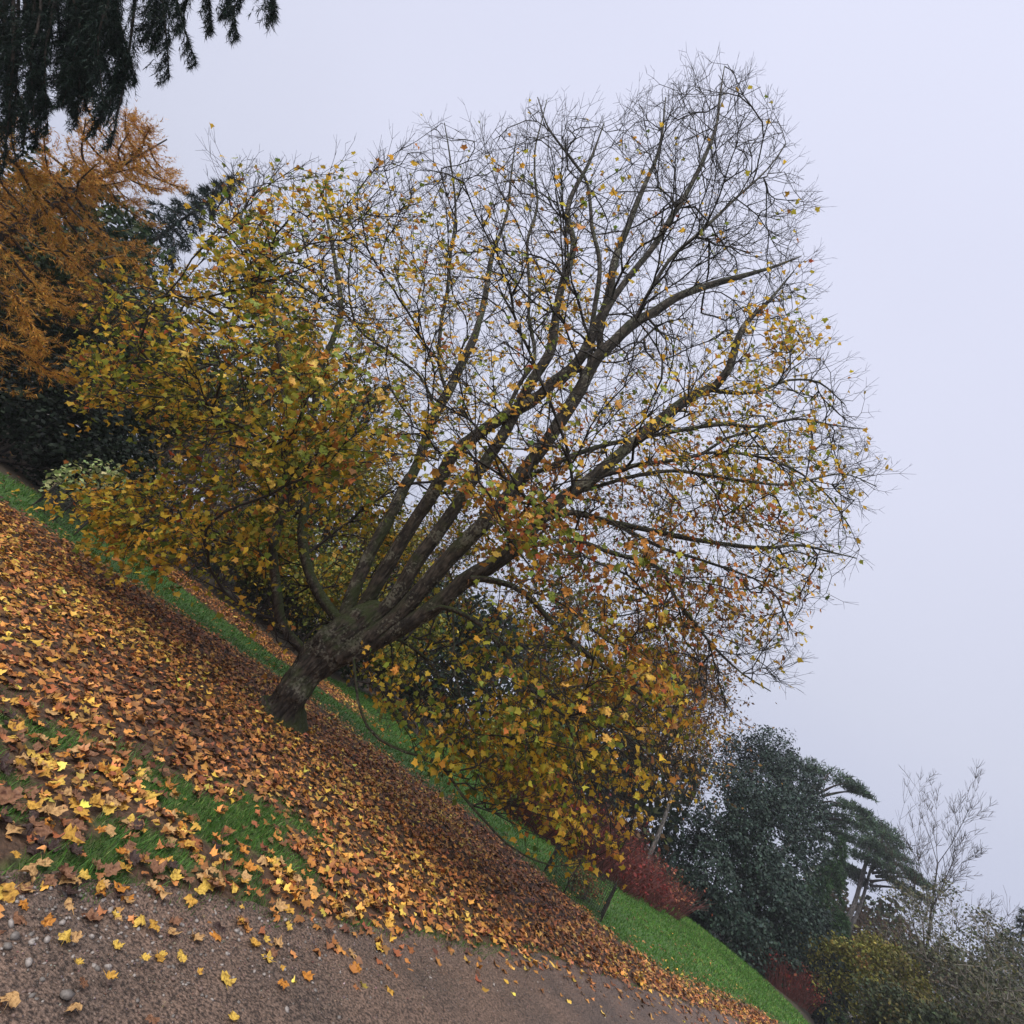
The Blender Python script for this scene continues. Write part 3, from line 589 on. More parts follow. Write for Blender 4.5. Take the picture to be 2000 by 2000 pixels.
MARK = {1: 'touching yellow and tan leaves', 2: 'lone orange leaf among pebbles', 3: 'lone yellow leaf on bare path', 4: 'yellow pair lying end to end', 6: 'curled golden leaf on path', 7: 'narrow pale leaf on gravel', 8: 'faded tan leaf low on path', 9: 'tan leaf cut by the corner', 12: 'tiny golden leaf by the pebble', 14: 'small golden leaf on open path', 15: 'crumpled orange leaf on path', 16: 'pale leaf standing up', 17: 'round yellow leaf', 18: 'three lobed leaf on pebbles', 19: 'wide folded golden leaf', 21: 'bent leaf on the grass tuft', 23: 'long half curled yellow leaf', 24: 'very large specked golden leaf', 25: 'large flat brown leaf on grass', 26: 'blotched orange leaf', 27: 'yellow domed leaf', 28: 'pale leaf curled across grass', 31: 'very large pale yellow leaf', 32: 'pointed pale leaf', 33: 'round leaf on upper grass', 34: 'pale leaf at upper grass edge', 35: 'golden long stalked leaf', 38: 'long rolled tan leaf', 39: 'upright reddish brown leaf', 40: 'purple brown lobed leaf', 41: 'dusky slate leaf'}
MK = [(chosen[k_], t_) for k_, t_ in MARK.items() if k_ < len(chosen)]; MP = np.array([a for a, _ in MK]); used = {}
def beside(P, rank=0):
    dv = P[:2] - MP[:, :2]; i = int(np.argsort(np.hypot(dv[:, 0], dv[:, 1]))[rank]); d = np.hypot(*dv[i]); a, b_ = dv[i]
    if d > 1.6: return None
    q = 'just ' if d < .13 else 'close ' if d < .28 else '' if d < .6 else 'well ' if d < .95 else 'far '
    lat = 'right of' if a > 0 else 'left of'; dep = 'behind' if b_ > 0 else 'in front of'; k_ = abs(a) / (abs(a) + abs(b_) + 1e-9)
    w_ = lat if k_ > .68 else dep if k_ < .32 else ('behind' if b_ > 0 else 'before') + ' and ' + lat
    return (q + w_ + ' the ' + MK[i][1]).strip()
def unique_label(sz, st, what, P, place):
    for rank in range(7):
        bs = beside(P, rank)
        if not bs: break
        for pre in (st, sz, sz + st):
            lab = pre + what + bs
            if lab not in used and len(lab.split()) <= 16: used[lab] = 1; return lab
    return sz + st + what + place
score = np.where(vis, FS / np.maximum(z, .3), 0); top = np.argsort(-score)[:300 - len(SINGLE)]
rest = np.ones(n_, bool); rest[top] = False
for i in top:
    x, y = FP[i, 0], FP[i, 1]; dd = y - path_edge(np.array([x]))[0]; k_ = kinds[ki[i]]
    place = 'lying on the bare brown path' if dd < -.35 else 'among pebbles where path meets grass' if dd < .12 else 'on the grassy strip beside the path' if D_[i] < .45 else 'on the thick bed of litter near the path'
    sz = 'large ' if FS[i] > .08 else 'small ' if FS[i] < .06 else ''; st = 'tilted ' if FR[i][2, 2] < .88 else ''
    o = leaf_obj('fallen_leaf', k_, FR[i], FP[i], FS[i]); tag(o, unique_label(sz, st, k_ + ' leaf ', FP[i], place), 'fallen leaf', 'single fallen leaves in the foreground')
nr = rest.sum(); far = dist[rest] > 5.0; ids = np.where(rest)[0]
cvN = curl(LT, 40, .62); cvS = curl(ST, 40, .62)
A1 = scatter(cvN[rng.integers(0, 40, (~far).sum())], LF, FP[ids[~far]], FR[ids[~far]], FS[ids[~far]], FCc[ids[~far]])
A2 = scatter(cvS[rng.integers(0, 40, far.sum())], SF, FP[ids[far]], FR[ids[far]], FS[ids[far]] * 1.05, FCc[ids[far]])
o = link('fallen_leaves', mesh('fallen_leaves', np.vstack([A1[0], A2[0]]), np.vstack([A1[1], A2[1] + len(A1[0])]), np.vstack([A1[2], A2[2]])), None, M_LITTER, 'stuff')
o['label'] = 'thick carpet of brown and golden maple leaves under the tree'
print('fallen', n_)

# ------------------------------------------------------------------ stones
phi = (1 + 5 ** .5) / 2
IC = norm(np.array([(-1, phi, 0), (1, phi, 0), (-1, -phi, 0), (1, -phi, 0), (0, -1, phi), (0, 1, phi), (0, -1, -phi), (0, 1, -phi), (phi, 0, -1), (phi, 0, 1), (-phi, 0, -1), (-phi, 0, 1)]))
IF = np.array([(0,11,5),(0,5,1),(0,1,7),(0,7,10),(0,10,11),(1,5,9),(5,11,4),(11,10,2),(10,7,6),(7,1,8),(3,9,4),(3,4,2),(3,2,6),(3,6,8),(3,8,9),(4,9,5),(2,4,11),(6,2,10),(8,6,7),(9,8,1)])
def stone_mat(name, c):
    m, n, l, o = new_mat(name); p = n.new('ShaderNodeBsdfPrincipled'); p.inputs['Roughness'].default_value = .6
    t = n.new('ShaderNodeTexCoord'); a = n.new('ShaderNodeTexNoise'); a.inputs['Scale'].default_value = 3; a.inputs['Detail'].default_value = 8; l.new(t.outputs['Object'], a.inputs['Vector'])
    r = n.new('ShaderNodeValToRGB'); l.new(a.outputs['Fac'], r.inputs[0]); c = np.array(c); r.color_ramp.elements[0].position = .3; r.color_ramp.elements[0].color = (*(c * .6), 1); r.color_ramp.elements[1].position = .75; r.color_ramp.elements[1].color = (*(c * 1.2), 1)
    l.new(r.outputs[0], p.inputs['Base Color']); l.new(p.outputs[0], o.inputs[0]); return m
STM = {'pale grey': stone_mat('pale_stone', (.29, .255, .23)), 'grey': stone_mat('grey_stone', (.16, .14, .125)), 'brownish': stone_mat('brown_stone', (.15, .10, .08))}
STME = []
for k_ in range(8):
    me = mesh('stone', IC * rng.uniform(.72, 1.2, (12, 1)) * np.array([1, .8, .62]), IF); me.materials.append(STM['grey']); STME.append(me)
def stone(P, s, kind, lab):
    o = bpy.data.objects.new('stone', STME[int(rng.integers(0, 8))]); COL.objects.link(o); o.location = P; o.scale = (s, s, s); o.rotation_euler = (rng.normal() * .3, rng.normal() * .3, rng.uniform(0, 6.28))
    o.material_slots[0].link = 'OBJECT'; o.material_slots[0].material = STM[kind]; tag(o, lab, 'stone', 'loose stones on the path')
for (uu, vv, kk, s, lab) in [(62,1872,'pale grey',.021,'pale grey pointed stone on the path, largest of the pale ones'),(185,1822,'pale grey',.016,'pale rounded stone alone above a smear of earth'),(197,1884,'grey',.017,'grey angular stone with a dark smaller one beside it'),(134,1936,'grey',.027,'big dark grey stone sunk into the path'),(402,1892,'brownish',.015,'brownish stone near a tiny golden leaf'),(27,1797,'pale grey',.02,'pale stone at the frame edge below brown leaves'),(98,1828,'pale grey',.018,'white stone just below the orange leaf'),(70,1829,'pale grey',.016,'white stone next to another white stone below the orange leaf'),(35,1822,'grey',.02,'grey stone at the frame edge of the gravel'),(220,1772,'pale grey',.018,'white pebble at the head of the white pebble cluster'),(232,1778,'pale grey',.016,'white pebble tucked under a yellow leaf'),(127,1795,'pale grey',.017,'flat pale stone by the gravel edge behind the orange leaf'),(90,1904,'grey',.012,'small white tipped stone low on the muddy path'),(398,1922,'brownish',.017,'dull brown stone half buried in the path')]:
    P = grd(np.array(float(uu)), np.array(float(vv))); P[2] = surf_z(P[0:1], P[1:2])[0] + s * .45; stone(P, s, kk, lab)
ns = 13000; xs = rng.uniform(-2.6, 8.5, ns * 4); tt_ = np.abs(rng.normal(size=ns * 4)) * .55 - .12; wide = rng.random(ns * 4) < .55; tt_ = np.where(wide, rng.uniform(-.05, 3.2, ns * 4), tt_)
yv = path_edge(xs) - tt_; P = np.stack([xs, yv, surf_z(xs, yv)], -1); u, v, z = proj(P); ok = (u > -40) & (u < 2040) & (v > 0) & (v < 2040) & (z > .5) & (rng.random(len(xs)) < np.clip(6 / (z + 1.5) ** 1.3, .05, 1)); P = P[ok][:ns]; z = z[ok][:ns]; wide = wide[ok][:ns]; xs_k = P[:, 0]
sz = np.exp(rng.normal(size=len(P)) * .45) * np.where(wide, .0021, .0048 - .0012 * sstep(-.5, 2.5, xs_k)); sz = np.clip(sz, .0018, .017); P[:, 2] += sz * .35
top = np.argsort(-sz / z)[:286]
for i in top:
    dd = path_edge(P[i:i+1, 0])[0] - P[i, 1]; kk = ('pale grey', 'grey', 'brownish')[int(rng.choice(3, p=(.45, .35, .2) if dd < .5 else (.2, .35, .45)))]
    where = 'in the loose band along the leaf litter' if dd < .18 else 'in the gravel just off the grass' if dd < .6 else 'set in the trodden brown path'
    stone(P[i], sz[i], kk, f"{'chunky ' if sz[i] > .0115 else 'tiny ' if sz[i] < .0085 else ''}" if False else unique_label('chunky ' if sz[i] > .0115 else 'tiny ' if sz[i] < .0085 else '', '', kk + ' pebble ', P[i], where))
rest = np.ones(len(P), bool); rest[top] = False; nr = rest.sum()
OC = np.array([(1, 0, 0), (0, 1, 0), (-1, 0, 0), (0, -1, 0), (.2, 0, 1), (0, .2, -1.)]); OF = np.array([(0,1,4),(1,2,4),(2,3,4),(3,0,4),(1,0,5),(2,1,5),(3,2,5),(0,3,5)])
tv = OC[None] * rng.uniform(.7, 1.35, (16, 6, 1)) * np.array([1, .85, .65])
cs = palette(nr, [(.22, .19, .17), (.13, .107, .095), (.15, .098, .075), (.065, .05, .045)], [1.3, 3, 6, 2], .25)
Rm = rot_from_normal(norm(rdir(nr) * .5 + [0, 0, 1]), rdir(nr))
Vv, Ff, cc = scatter(tv[rng.integers(0, 16, nr)], OF, P[rest], Rm, sz[rest], cs)
o = link('gravel', mesh('gravel', Vv, Ff, cc), None, leaf_mat('grit', .65, 0), 'stuff'); o['label'] = 'fine loose gravel along the near edge of the path'

# ------------------------------------------------------------------ grass
def blades(n, x, y, h, wd, cols, wts, name, label):
    P = np.stack([x, y, gz(x, y)], -1); a = rng.uniform(0, 6.28, n); lean = rng.uniform(.1, .75, n)[:, None]
    side = np.stack([np.cos(a), np.sin(a), a * 0], -1); b_ = rng.uniform(0, 6.28, n); tp = norm(np.stack([np.cos(b_), np.sin(b_), a * 0], -1) * lean + [0, 0, 1])
    hh = (h * np.exp(rng.normal(size=n) * .3))[:, None]; mid = P + tp * hh * .55; tip = mid + norm(tp + np.stack([np.cos(b_), np.sin(b_), a * 0 - .2], -1) * lean) * hh * .5
    V = np.stack([P - side * wd[:, None], P + side * wd[:, None], mid + side * wd[:, None] * .8, mid - side * wd[:, None] * .8, tip], 1).reshape(-1, 3)
    b0 = np.arange(n) * 5; q = np.stack([b0, b0 + 1, b0 + 2, b0 + 3], -1); t = np.stack([b0 + 3, b0 + 2, b0 + 4], -1)
    o = link(name, mesh(name, V, [q, t], np.repeat(palette(n, cols, wts) * (.55 + .9 * (.6 * vn2(x, y, .8, 91) + .4 * vn2(x, y, 3.1, 92)))[:, None], 5, 0)), None, M_GRASS, 'stuff'); o['label'] = label
GC = [(.060, .155, .022), (.092, .195, .034), (.044, .105, .02), (.16, .19, .06)]
x = rng.uniform(-4.5, 3.5, 260000); y = rng.uniform(2.2, 7.5, 260000); e = path_edge(x); D_ = litter(x, y)
u, v, z = proj(np.stack([x, y, x * 0], -1)); ok = (y > e - .12 + .24 * vn2(x, y, 7., 9)) & (u > -60) & (u < 2060) & (v < 2060) & (rng.random(len(x)) < np.clip(1.15 - D_ * 1.6, .01, 1) * sstep(-.15, .25, y - e + fbm2(x, y, 3., 8) * .6))
x, y = x[ok], y[ok]; blades(len(x), x, y, np.full(len(x), .040), rng.uniform(.0014, .0030, len(x)), GC + [(.03, .075, .018), (.22, .24, .09)], [4, 3, 3, .6, 3, .5], 'grass', 'short green grass showing between leaves beside the path'); print('near grass', len(x))
x = rng.uniform(-16, 24, 700000); y = rng.uniform(6, 28, 700000); D_ = litter(x, y); dist = np.hypot(x, y)
u, v, z = proj(np.stack([x, y, x * 0], -1)); ok = (y > path_edge(x) + .1) & (np.hypot(x, y) < lawn_end(x, y) + rng.normal(size=len(x)) * .3) & (u > -60) & (u < 2060) & (v < 2060) & (v > 700) & (rng.random(len(x)) < np.clip(.44 - D_ * .7, .003, 1))
x, y = x[ok], y[ok]; dd = np.hypot(x, y); blades(len(x), x, y, .035 + .0012 * dd, (.0024 + .00036 * dd), GC, [4, 4, 2, 1], 'lawn_grass', 'bright green lawn beyond the fallen leaves'); print('lawn grass', len(x))

# ------------------------------------------------------------------ plant builders
DG = [(.018, .036, .020), (.026, .048, .024), (.012, .024, .016)]
def leaf_cloud(P, out, size, cols, wts, up=.3, jit=.8, jc=.2):
    n = len(P); nrm = norm(out * .6 + rdir(n) * jit + np.array([0, 0, up])); R = rot_from_normal(nrm, rdir(n))
    return scatter(QT - [0, .5, 0], QF, P, R, size * np.exp(rng.normal(size=n) * .25), palette(n, cols, wts, jc))
def lobes_cloud(lobes, n, size, cols, wts, gap=.45, clump=1.6, up=.35, jc=.2, seed=0):
    """leaves through a set of uneven lobes, thinned by clumpy noise so that gaps stay open"""
    L = np.array([[*c, *r] for c, r in lobes], float); vol = (L[:, 3] * L[:, 4] + L[:, 4] * L[:, 5] + L[:, 3] * L[:, 5]); k = rng.choice(len(L), n * 3, p=vol / vol.sum())
    d = rdir(n * 3); rr = rng.random(n * 3) ** .30; bump = 1 + (vnoise(d * 2.0 + k[:, None] * 3.7, 1.3, seed) - .5) * .75
    P = L[k, :3] + d * L[k, 3:] * (rr * bump)[:, None]
    keep = (vnoise(P, clump, seed + 2) * .6 + vnoise(P, clump * 2.7, seed + 3) * .4) > gap; keep &= P[:, 2] > gz(P[:, 0], P[:, 1]) + .03
    P, d = P[keep][:n], d[keep][:n]; return leaf_cloud(P, d, size, cols, wts, up, .8, jc)
def skeleton(base, h, spread=.55, levels=4, trunk_r=.12, up=.35, kids=(4, 6), bare=.25, lean=(0, 0), wig=.12, ratio=.62, tf=.55):
    """branching limbs as tapered segments; returns segments and end points"""
    P0, P1, A0, A1, ends = [], [], [], [], []
    def branch(p, d, L, r, lv):
        nseg = 5 if lv == levels else 3; q = p.copy(); nodes = []
        for s in range(nseg):
            d = norm(d + rng.normal(size=3) * wig + np.array([0, 0, up * .12])); q2 = q + d * L / nseg; ra, rb = r * (1 - .75 * s / nseg), r * (1 - .75 * (s + 1) / nseg)
            P0.append(q); P1.append(q2); A0.append(ra); A1.append(rb); q = q2; nodes.append((q, d, rb))
        if lv == 0: ends.append(q); return
        for c in range(int(rng.integers(*kids))):
            t = rng.uniform(bare if lv == levels else .25, 1); q, d_, rb = nodes[min(nseg - 1, int(t * nseg))]
            sdv = norm(np.cross(d_, rng.normal(size=3))); nd = norm(d_ * (1 - spread * .55) + sdv * spread + np.array([0, 0, up * .4]))
            branch(q, nd, L * ratio * rng.uniform(.7, 1.15), rb * .7, lv - 1)
    branch(np.array(base, float), norm(np.array([lean[0], lean[1], 1.])), h * tf, trunk_r, levels)
    return np.array(P0), np.array(P1), np.array(A0), np.array(A1), np.array(ends)
def seg_parts(root, sk, mat, thick=.03, k=5, minr=.006, name='branches'):
    P0, P1, r0, r1, _ = sk; r0 = np.maximum(r0, minr); r1 = np.maximum(r1, minr * .7); t = r0 > thick
    if t.any(): V, F_ = prisms(P0[t], P1[t], r0[t], r1[t], 8, .6); part('trunk', V, F_, mat, root, smooth=True)
    if (~t).any(): V, F_ = prisms(P0[~t], P1[~t], r0[~t], r1[~t], k if k < 5 else 4, .6); part(name, V, F_, mat, root, kind='stuff')
def gbase(p): p = np.array(p, float); p[2] = gz(p[0:1], p[1:2])[0]; return p
def bush(name, base, lobes, n, size, cols, wts, label, cat, mat=None, stems=5, gap=.45, group=None, clump=1.6, smat=None, jc=.2, seed=0, up=.35):
    b = gbase(base); t = empty(name, b, label, cat, group)
    Vv, Ff, cc = lobes_cloud([((b[0] + c[0], b[1] + c[1], b[2] + c[2]), r) for c, r in lobes], n, size, cols, wts, gap, clump, up, jc, seed)
    part('foliage', Vv, Ff, mat or M_FOL, t, cc, 'stuff')
    h = max(c[2] for c, r in lobes); ps_ = []
    for s in range(stems):
        c = lobes[s % len(lobes)][0]; mid = b + [c[0] * .4, c[1] * .4, c[2] * .5]; ps_.append(tube(catmull([b + [rng.normal() * .12, rng.normal() * .12, -.1], mid + rng.normal(size=3) * .15, b + np.array(c)], .3), np.linspace(.045, .015, len(catmull([b, mid, b + np.array(c)], .3))) if False else np.linspace(.02 * h ** .6 + .02, .012, len(catmull([b + [0, 0, -.1], mid, b + np.array(c)], .3))), 6) if False else stem_tube(b, mid, b + np.array(c), .015 * h + .02))
    Vv, Ff = join(ps_); part('trunk' if stems < 4 else 'stems', Vv, Ff, smat or M_DBARK, t, smooth=True); return t
def stem_tube(a, m_, e_, r):
    C = catmull([a + [rng.normal() * .1, rng.normal() * .1, -.1], m_ + rng.normal(size=3) * .12, e_], .3); return tube(C, np.linspace(r, r * .3, len(C)), 6)
def twiggy(name, base, h, label, cat='tree', leaves=0, size=.1, cols=None, wts=None, mat=None, minr=.008, spread=.55, levels=4, trunk_r=.12, up=.35, kids=(4, 6), bare=.25, lean=(0, 0), spreadpos=.35, group=None, ratio=.62, fmat=None, thick=.03, tf=.55):
    b = gbase(base); t = empty(name, b, label, cat, group); sk = skeleton(b - [0, 0, .1], h, spread, levels, trunk_r, up, kids, bare, lean, ratio=ratio, tf=tf)
    seg_parts(t, sk, mat or M_DBARK, thick, minr=minr)
    if leaves:
        e_ = sk[4]; P = e_[rng.integers(0, len(e_), leaves)] + rng.normal(size=(leaves, 3)) * spreadpos; P = P[P[:, 2] > gz(P[:, 0], P[:, 1]) + .1]
        Vv, Ff, cc = leaf_cloud(P, rdir(len(P)), size, cols, wts); part('foliage', Vv, Ff, fmat or M_FOL, t, cc, 'stuff')
    return t
NT = np.array([(-.045, 0, 0), (.045, 0, 0), (0, 1, 0)]); NF = np.array([(0, 1, 2)])
def spray(C, wid, n, nlen, cols, wts, shoots=26, flat=.25, fwd=.9, hang=.25, nw=1.0, nrm_up=np.array([0, 0, 1.])):
    """needles on side shoots along an axis polyline"""
    T = norm(np.gradient(C, axis=0)); L = np.linspace(0, 1, len(C)); k = rng.integers(0, shoots, n); t = np.clip((k + .5 + rng.normal(size=n) * .12) / shoots, 0, 1); jl = rng.uniform(.7, 1.1, shoots)[k]
    ax = np.stack([np.interp(t, L, C[:, i]) for i in range(3)], -1); tg = norm(np.stack([np.interp(t, L, T[:, i]) for i in range(3)], -1))
    sgn = np.where(rng.random(n) < .5, -1., 1.)[:, None]; sv = norm(np.cross(tg, nrm_up)) * sgn; ph = (rng.random((shoots, 3)) - .5)[k] * flat * 4
    sd_ = norm(sv + tg * fwd + ph); s = rng.random(n); prof = np.sin(np.clip(.12 + t * .88, 0, 1) ** .8 * math.pi * .93 + .15)
    P = ax + sd_ * (s * wid * prof * jl)[:, None] + np.array([0, 0, -1.]) * (hang * wid * s ** 2)[:, None]
    nd = norm(sd_ + rdir(n) * .55 + [0, 0, -.1]); R = rot_from_normal(rdir(n), nd)
    tv = NT * np.array([nw, 1, 1]); return scatter(tv, NF, P, R, nlen * rng.uniform(.6, 1.2, n), palette(n, cols, wts, .22))
def bough(root, C, r, mat, args, name='bough', fmat=None, shoots_tw=True):
    V1, F1 = tube(C, np.linspace(r, r * .2, len(C)), 5); b = part(name, V1, F1, mat, root, smooth=True)
    Vv, Ff, cc = spray(C, **args); part('needles', Vv, Ff, fmat or M_NEED, b, cc, 'stuff'); return b
def spire(name, base, h, rad, label, n_b=70, cols=DG, wts=(3, 2, 2), per=420, nlen=.22, droop=.35, bare=.05, mat=None, trunk_r=.18, group=None, nw=1.6):
    """a conical conifer: whorls of drooping boughs on one straight trunk"""
    b = gbase(base); t = empty(name, b, label, 'tree', group); C = catmull([b - [0, 0, .2], b + [0, 0, h * .5], b + [0, 0, h]], .5); V1, F1 = tube(C, np.linspace(trunk_r, .02, len(C)), 8); part('trunk', V1, F1, mat or M_DBARK, t, smooth=True)
    for q in range(n_b):
        f = bare + (1 - bare) * (q + .5) / n_b; a = q * 2.399 + rng.normal() * .25; R_ = rad * (1 - f) ** .85 * rng.uniform(.72, 1.15) + .12; d = np.array([math.cos(a), math.sin(a), 0]); s = b + [0, 0, h * f]
        Cb = catmull([s, s + d * R_ * .5 + [0, 0, .04 * R_], s + d * R_ + [0, 0, -droop * R_]], .2); bough(t, Cb, .02 + .012 * R_, mat or M_DBARK, dict(wid=.28 * R_ + .12, n=int(per * (.35 + R_ / rad)), nlen=nlen, cols=cols, wts=wts, shoots=14, flat=.35, hang=.5, nw=nw))
    return t

# ------------------------------------------------------------------ overhead weeping conifer (upper corner)
CY = [(.013, .028, .021), (.022, .042, .030), (.010, .019, .016), (.032, .054, .038)]
tbase = gbase(pol(-70, 12.5)); t = empty('weeping_conifer', tbase, 'near black weeping conifer hanging into the upper corner of the sky', 'tree')
C = catmull([tbase - [0, 0, .2], tbase + [0, 0, 7], tbase + [0, .2, 16]], .6); V1, F1 = tube(C, np.linspace(.38, .1, len(C)), 12); part('trunk', V1, F1, M_DBARK, t, smooth=True)
HANG = [(262,-90,216,290,9.4),(292,-110,331,152,9.2),(345,-120,384,126,9.0),(395,-130,414,62,9.1),(430,-110,466,72,8.9),(495,-110,534,32,8.8),(236,-80,268,160,9.5),(196,-60,186,262,9.8),(158,-60,150,246,10.0),(112,-60,94,262,10.2),(64,-50,44,306,10.4),(24,-40,6,340,10.6),(132,-30,122,205,9.7),(80,10,66,232,10.1),(222,-60,203,205,9.3),(180,-20,166,186,9.9),(36,30,22,250,10.8),(250,-100,247,132,9.9),(312,-120,303,92,9.5),(205,30,226,176,9.6),(150,40,140,160,10.5),(100,60,104,210,10.6),(10,60,-10,270,10.9),(60,100,70,285,10.5),(-30,-20,-40,300,10.9),(175,60,200,230,10.3),(120,90,150,215,10.8),(365,-130,352,60,9.4),(272,-100,288,70,9.7),(225,-100,228,100,10.2),(460,-130,440,30,9.2),(90,-40,96,120,10.9),(30,-60,34,130,11.2),(190,-80,196,110,10.6),(150,-90,156,100,10.9),(60,-80,64,90,11.1),(120,-90,118,80,11.2)]
HANG += [(a + 14, b_ - 20, c - 16, d - 45, e_ + .7) for a, b_, c, d, e_ in HANG if a < 235 and rng.random() < .7]
for (u0, v0, u1, v1, dd) in HANG:
    p0 = atD(np.array(float(u0)), np.array(float(v0)), dd + .5); p1 = atD(np.array(float(u1)), np.array(float(v1)), dd); pm = (p0 + p1) / 2 + rng.normal(size=3) * .12
    at_ = tbase + [0, 0, max(p0[2] + 1.2, 3)]; pin = at_ * .35 + p0 * .65 + [0, 0, .5]
    Cb = catmull([p0, pm, p1], .12); V1, F1 = tube(catmull([at_, pin, p0, pm, p1], .25), np.linspace(.05, .006, len(catmull([at_, pin, p0, pm, p1], .25))), 5); b = part('bough', V1, F1, M_DBARK, t, smooth=True)
    Vv, Ff, cc = spray(Cb, .38 * rng.uniform(.7, 1.15), 2500, .085, CY, [4, 3, 3, 1], shoots=24, flat=.4, fwd=1.7, hang=.45, nw=1.25); part('needles', Vv, Ff, M_NEED, b, cc, 'stuff')

# ------------------------------------------------------------------ larch
LCH = [(.50, .235, .045), (.60, .32, .06), (.36, .16, .036), (.46, .29, .055)]
lb = gbase(pol(-48.5, 17)); t = empty('larch_tree', lb, 'rusty orange larch with feathery spiky boughs beside the black conifer', 'tree')
C = catmull([lb - [0, 0, .2], lb + [0, 0, 4], lb + [.2, 0, 8.3]], .5); V1, F1 = tube(C, np.linspace(.13, .015, len(C)), 10); part('trunk', V1, F1, M_DBARK, t, smooth=True)
for q in range(76):
    f = .12 + .86 * (q + .5) / 76; a = q * 2.399 + rng.normal() * .3; R_ = (3.1 * (1 - f) ** .55 + .35) * rng.uniform(.7, 1.15); d = np.array([math.cos(a), math.sin(a), 0]); s = lb + [0, 0, 8.2 * f]
    Cb = catmull([s, s + d * R_ * .5 + [0, 0, -.05 * R_], s + d * R_ + [0, 0, .16 * R_]], .15); bough(t, Cb, .035, M_DBARK, dict(wid=.5, n=950, nlen=.10, cols=LCH, wts=[4, 3, 3, 1], shoots=22, flat=.8, fwd=.8, hang=-.35, nw=1.6), fmat=M_FOL)
for (pts, dd) in [([(-30,440),(20,500),(70,560),(150,610)],10.5),([(-20,640),(30,680),(90,720),(150,745)],10.2),([(20,560),(50,610),(70,660),(95,690)],10),([(40,330),(80,400),(110,440),(130,480)],11),([(10,300),(40,330),(90,350)],11.5),([(110,480),(170,540),(190,580),(200,600)],11.5),([(190,510),(240,500),(280,530),(300,560)],12.5)]:
    Cb = catmull(np.array([atD(np.array(float(a)), np.array(float(b_)), dd) for a, b_ in pts]), .12); bough(t, Cb, .03, M_DBARK, dict(wid=.34, n=1500, nlen=.075, cols=LCH, wts=[3, 5, 1, 1], shoots=34, flat=.5, fwd=.9, hang=.25, nw=1.6), fmat=M_FOL)

# ------------------------------------------------------------------ left bank
OL = [(.10, .11, .025), (.07, .09, .022), (.16, .15, .03)]; YG = [(.26, .22, .03), (.16, .17, .03), (.36, .24, .03)]; BR = [(.16, .085, .035), (.10, .06, .03), (.24, .12, .035)]
bush('yew_bush', pol(-38.5, 16.3), [((0, 0, 1.2), (2.3, 1.6, 1.5)), ((-2, .6, 1.6), (2, 1.6, 1.8)), ((2.0, .4, 1.0), (1.5, 1.3, 1.3)), ((.6, 0, 2.0), (1.3, 1.2, .9))], 15000, .11, [(.010, .018, .010), (.016, .027, .014), (.008, .012, .009)], [3, 2, 2], 'almost black evergreen bush above the lawn below the larch', 'bush', gap=.38)
bush('dark_evergreen_tree', pol(-47, 21), [((0, 0, 3), (3, 2, 2.6)), ((-2, 0, 5), (2.6, 2, 2.2)), ((1.8, .5, 4.6), (2.2, 1.8, 2)), ((0, .5, 6.5), (1.8, 1.5, 1.4))], 14000, .2, [(.02, .04, .018), (.035, .06, .02), (.06, .075, .02)], [3, 3, 1], 'dense dark green broadleaf tree half hidden behind the orange larch', 'tree', stems=3, gap=.42)
bush('dark_evergreen_tree', pol(-36, 22.5), [((0, 0, 2.6), (3, 2, 2.6)), ((1.8, .5, 4.4), (2.2, 1.8, 1.6)), ((-1.6, 0, 5), (2, 1.8, 1.8))], 12000, .19, [(.018, .032, .018), (.03, .05, .02), (.05, .055, .02)], [3, 3, 1], 'dark green thicket tree behind the pale leaved shrub', 'tree', stems=3, gap=.44, seed=3)
b = gbase(pol(-33.0, 14.3)); bush('pale_leaved_shrub', b, [((0, 0, .75), (.5, .4, .5)), ((.32, 0, 1.05), (.36, .35, .33)), ((-.32, 0, .45), (.33, .3, .33))], 560, .10, [(.48, .50, .24), (.30, .38, .14), (.56, .54, .30)], [3, 3, 2], 'small shrub with pale cream green leaves against the black bush', 'shrub', gap=.4, clump=3)
spire('fir_tree', pol(-43.2, 28), 14.2, 3.4, 'tall dark blue green fir rising between larch and maple leaves', 90, [(.014, .03, .024), (.02, .042, .03), (.01, .02, .018)], per=360, nlen=.28)
spire('fir_tree', pol(-20.3, 25), 11.8, 2.6, 'narrow dark fir with its tip showing through the maple crown', 80, [(.022, .045, .028), (.03, .055, .03), (.012, .026, .02)], per=340, nlen=.25)
def brush(az, d, h, label, leaves, cols, wts, **k): return twiggy('woodland_tree', pol(az, d), h, label, 'tree', int(leaves * 1.35), cols=cols, wts=wts, **k)
brush(-31, 25, 9.5, 'olive leaved woodland tree behind the brown twiggy shrub', 9000, OL, [3, 3, 1], size=.15, spreadpos=.28, trunk_r=.2)
brush(-25.5, 23, 8, 'yellow green woodland tree just beside the narrow fir', 8000, YG, [3, 4, 1], size=.14, spreadpos=.28, trunk_r=.16)
brush(-13.5, 24, 8.2, 'golden green woodland tree behind the outer maple stems', 8000, YG, [3, 3, 2], size=.14, spreadpos=.28, trunk_r=.16)
brush(-6, 27, 9.3, 'brown leaved woodland tree straight behind the maple limbs', 7000, BR + OL, [3, 2, 2, 2, 2, 1], size=.14, spreadpos=.25, trunk_r=.18)
brush(11, 30, 10.2, 'olive brown woodland tree behind the drooping golden boughs', 7000, OL + BR, [3, 3, 1, 2, 2, 1], size=.16, spreadpos=.28, trunk_r=.2)
brush(19, 33, 11.2, 'brown half bare woodland tree left of the dark oak', 6000, BR, [3, 4, 2], size=.14, spreadpos=.25, trunk_r=.2, minr=.012)
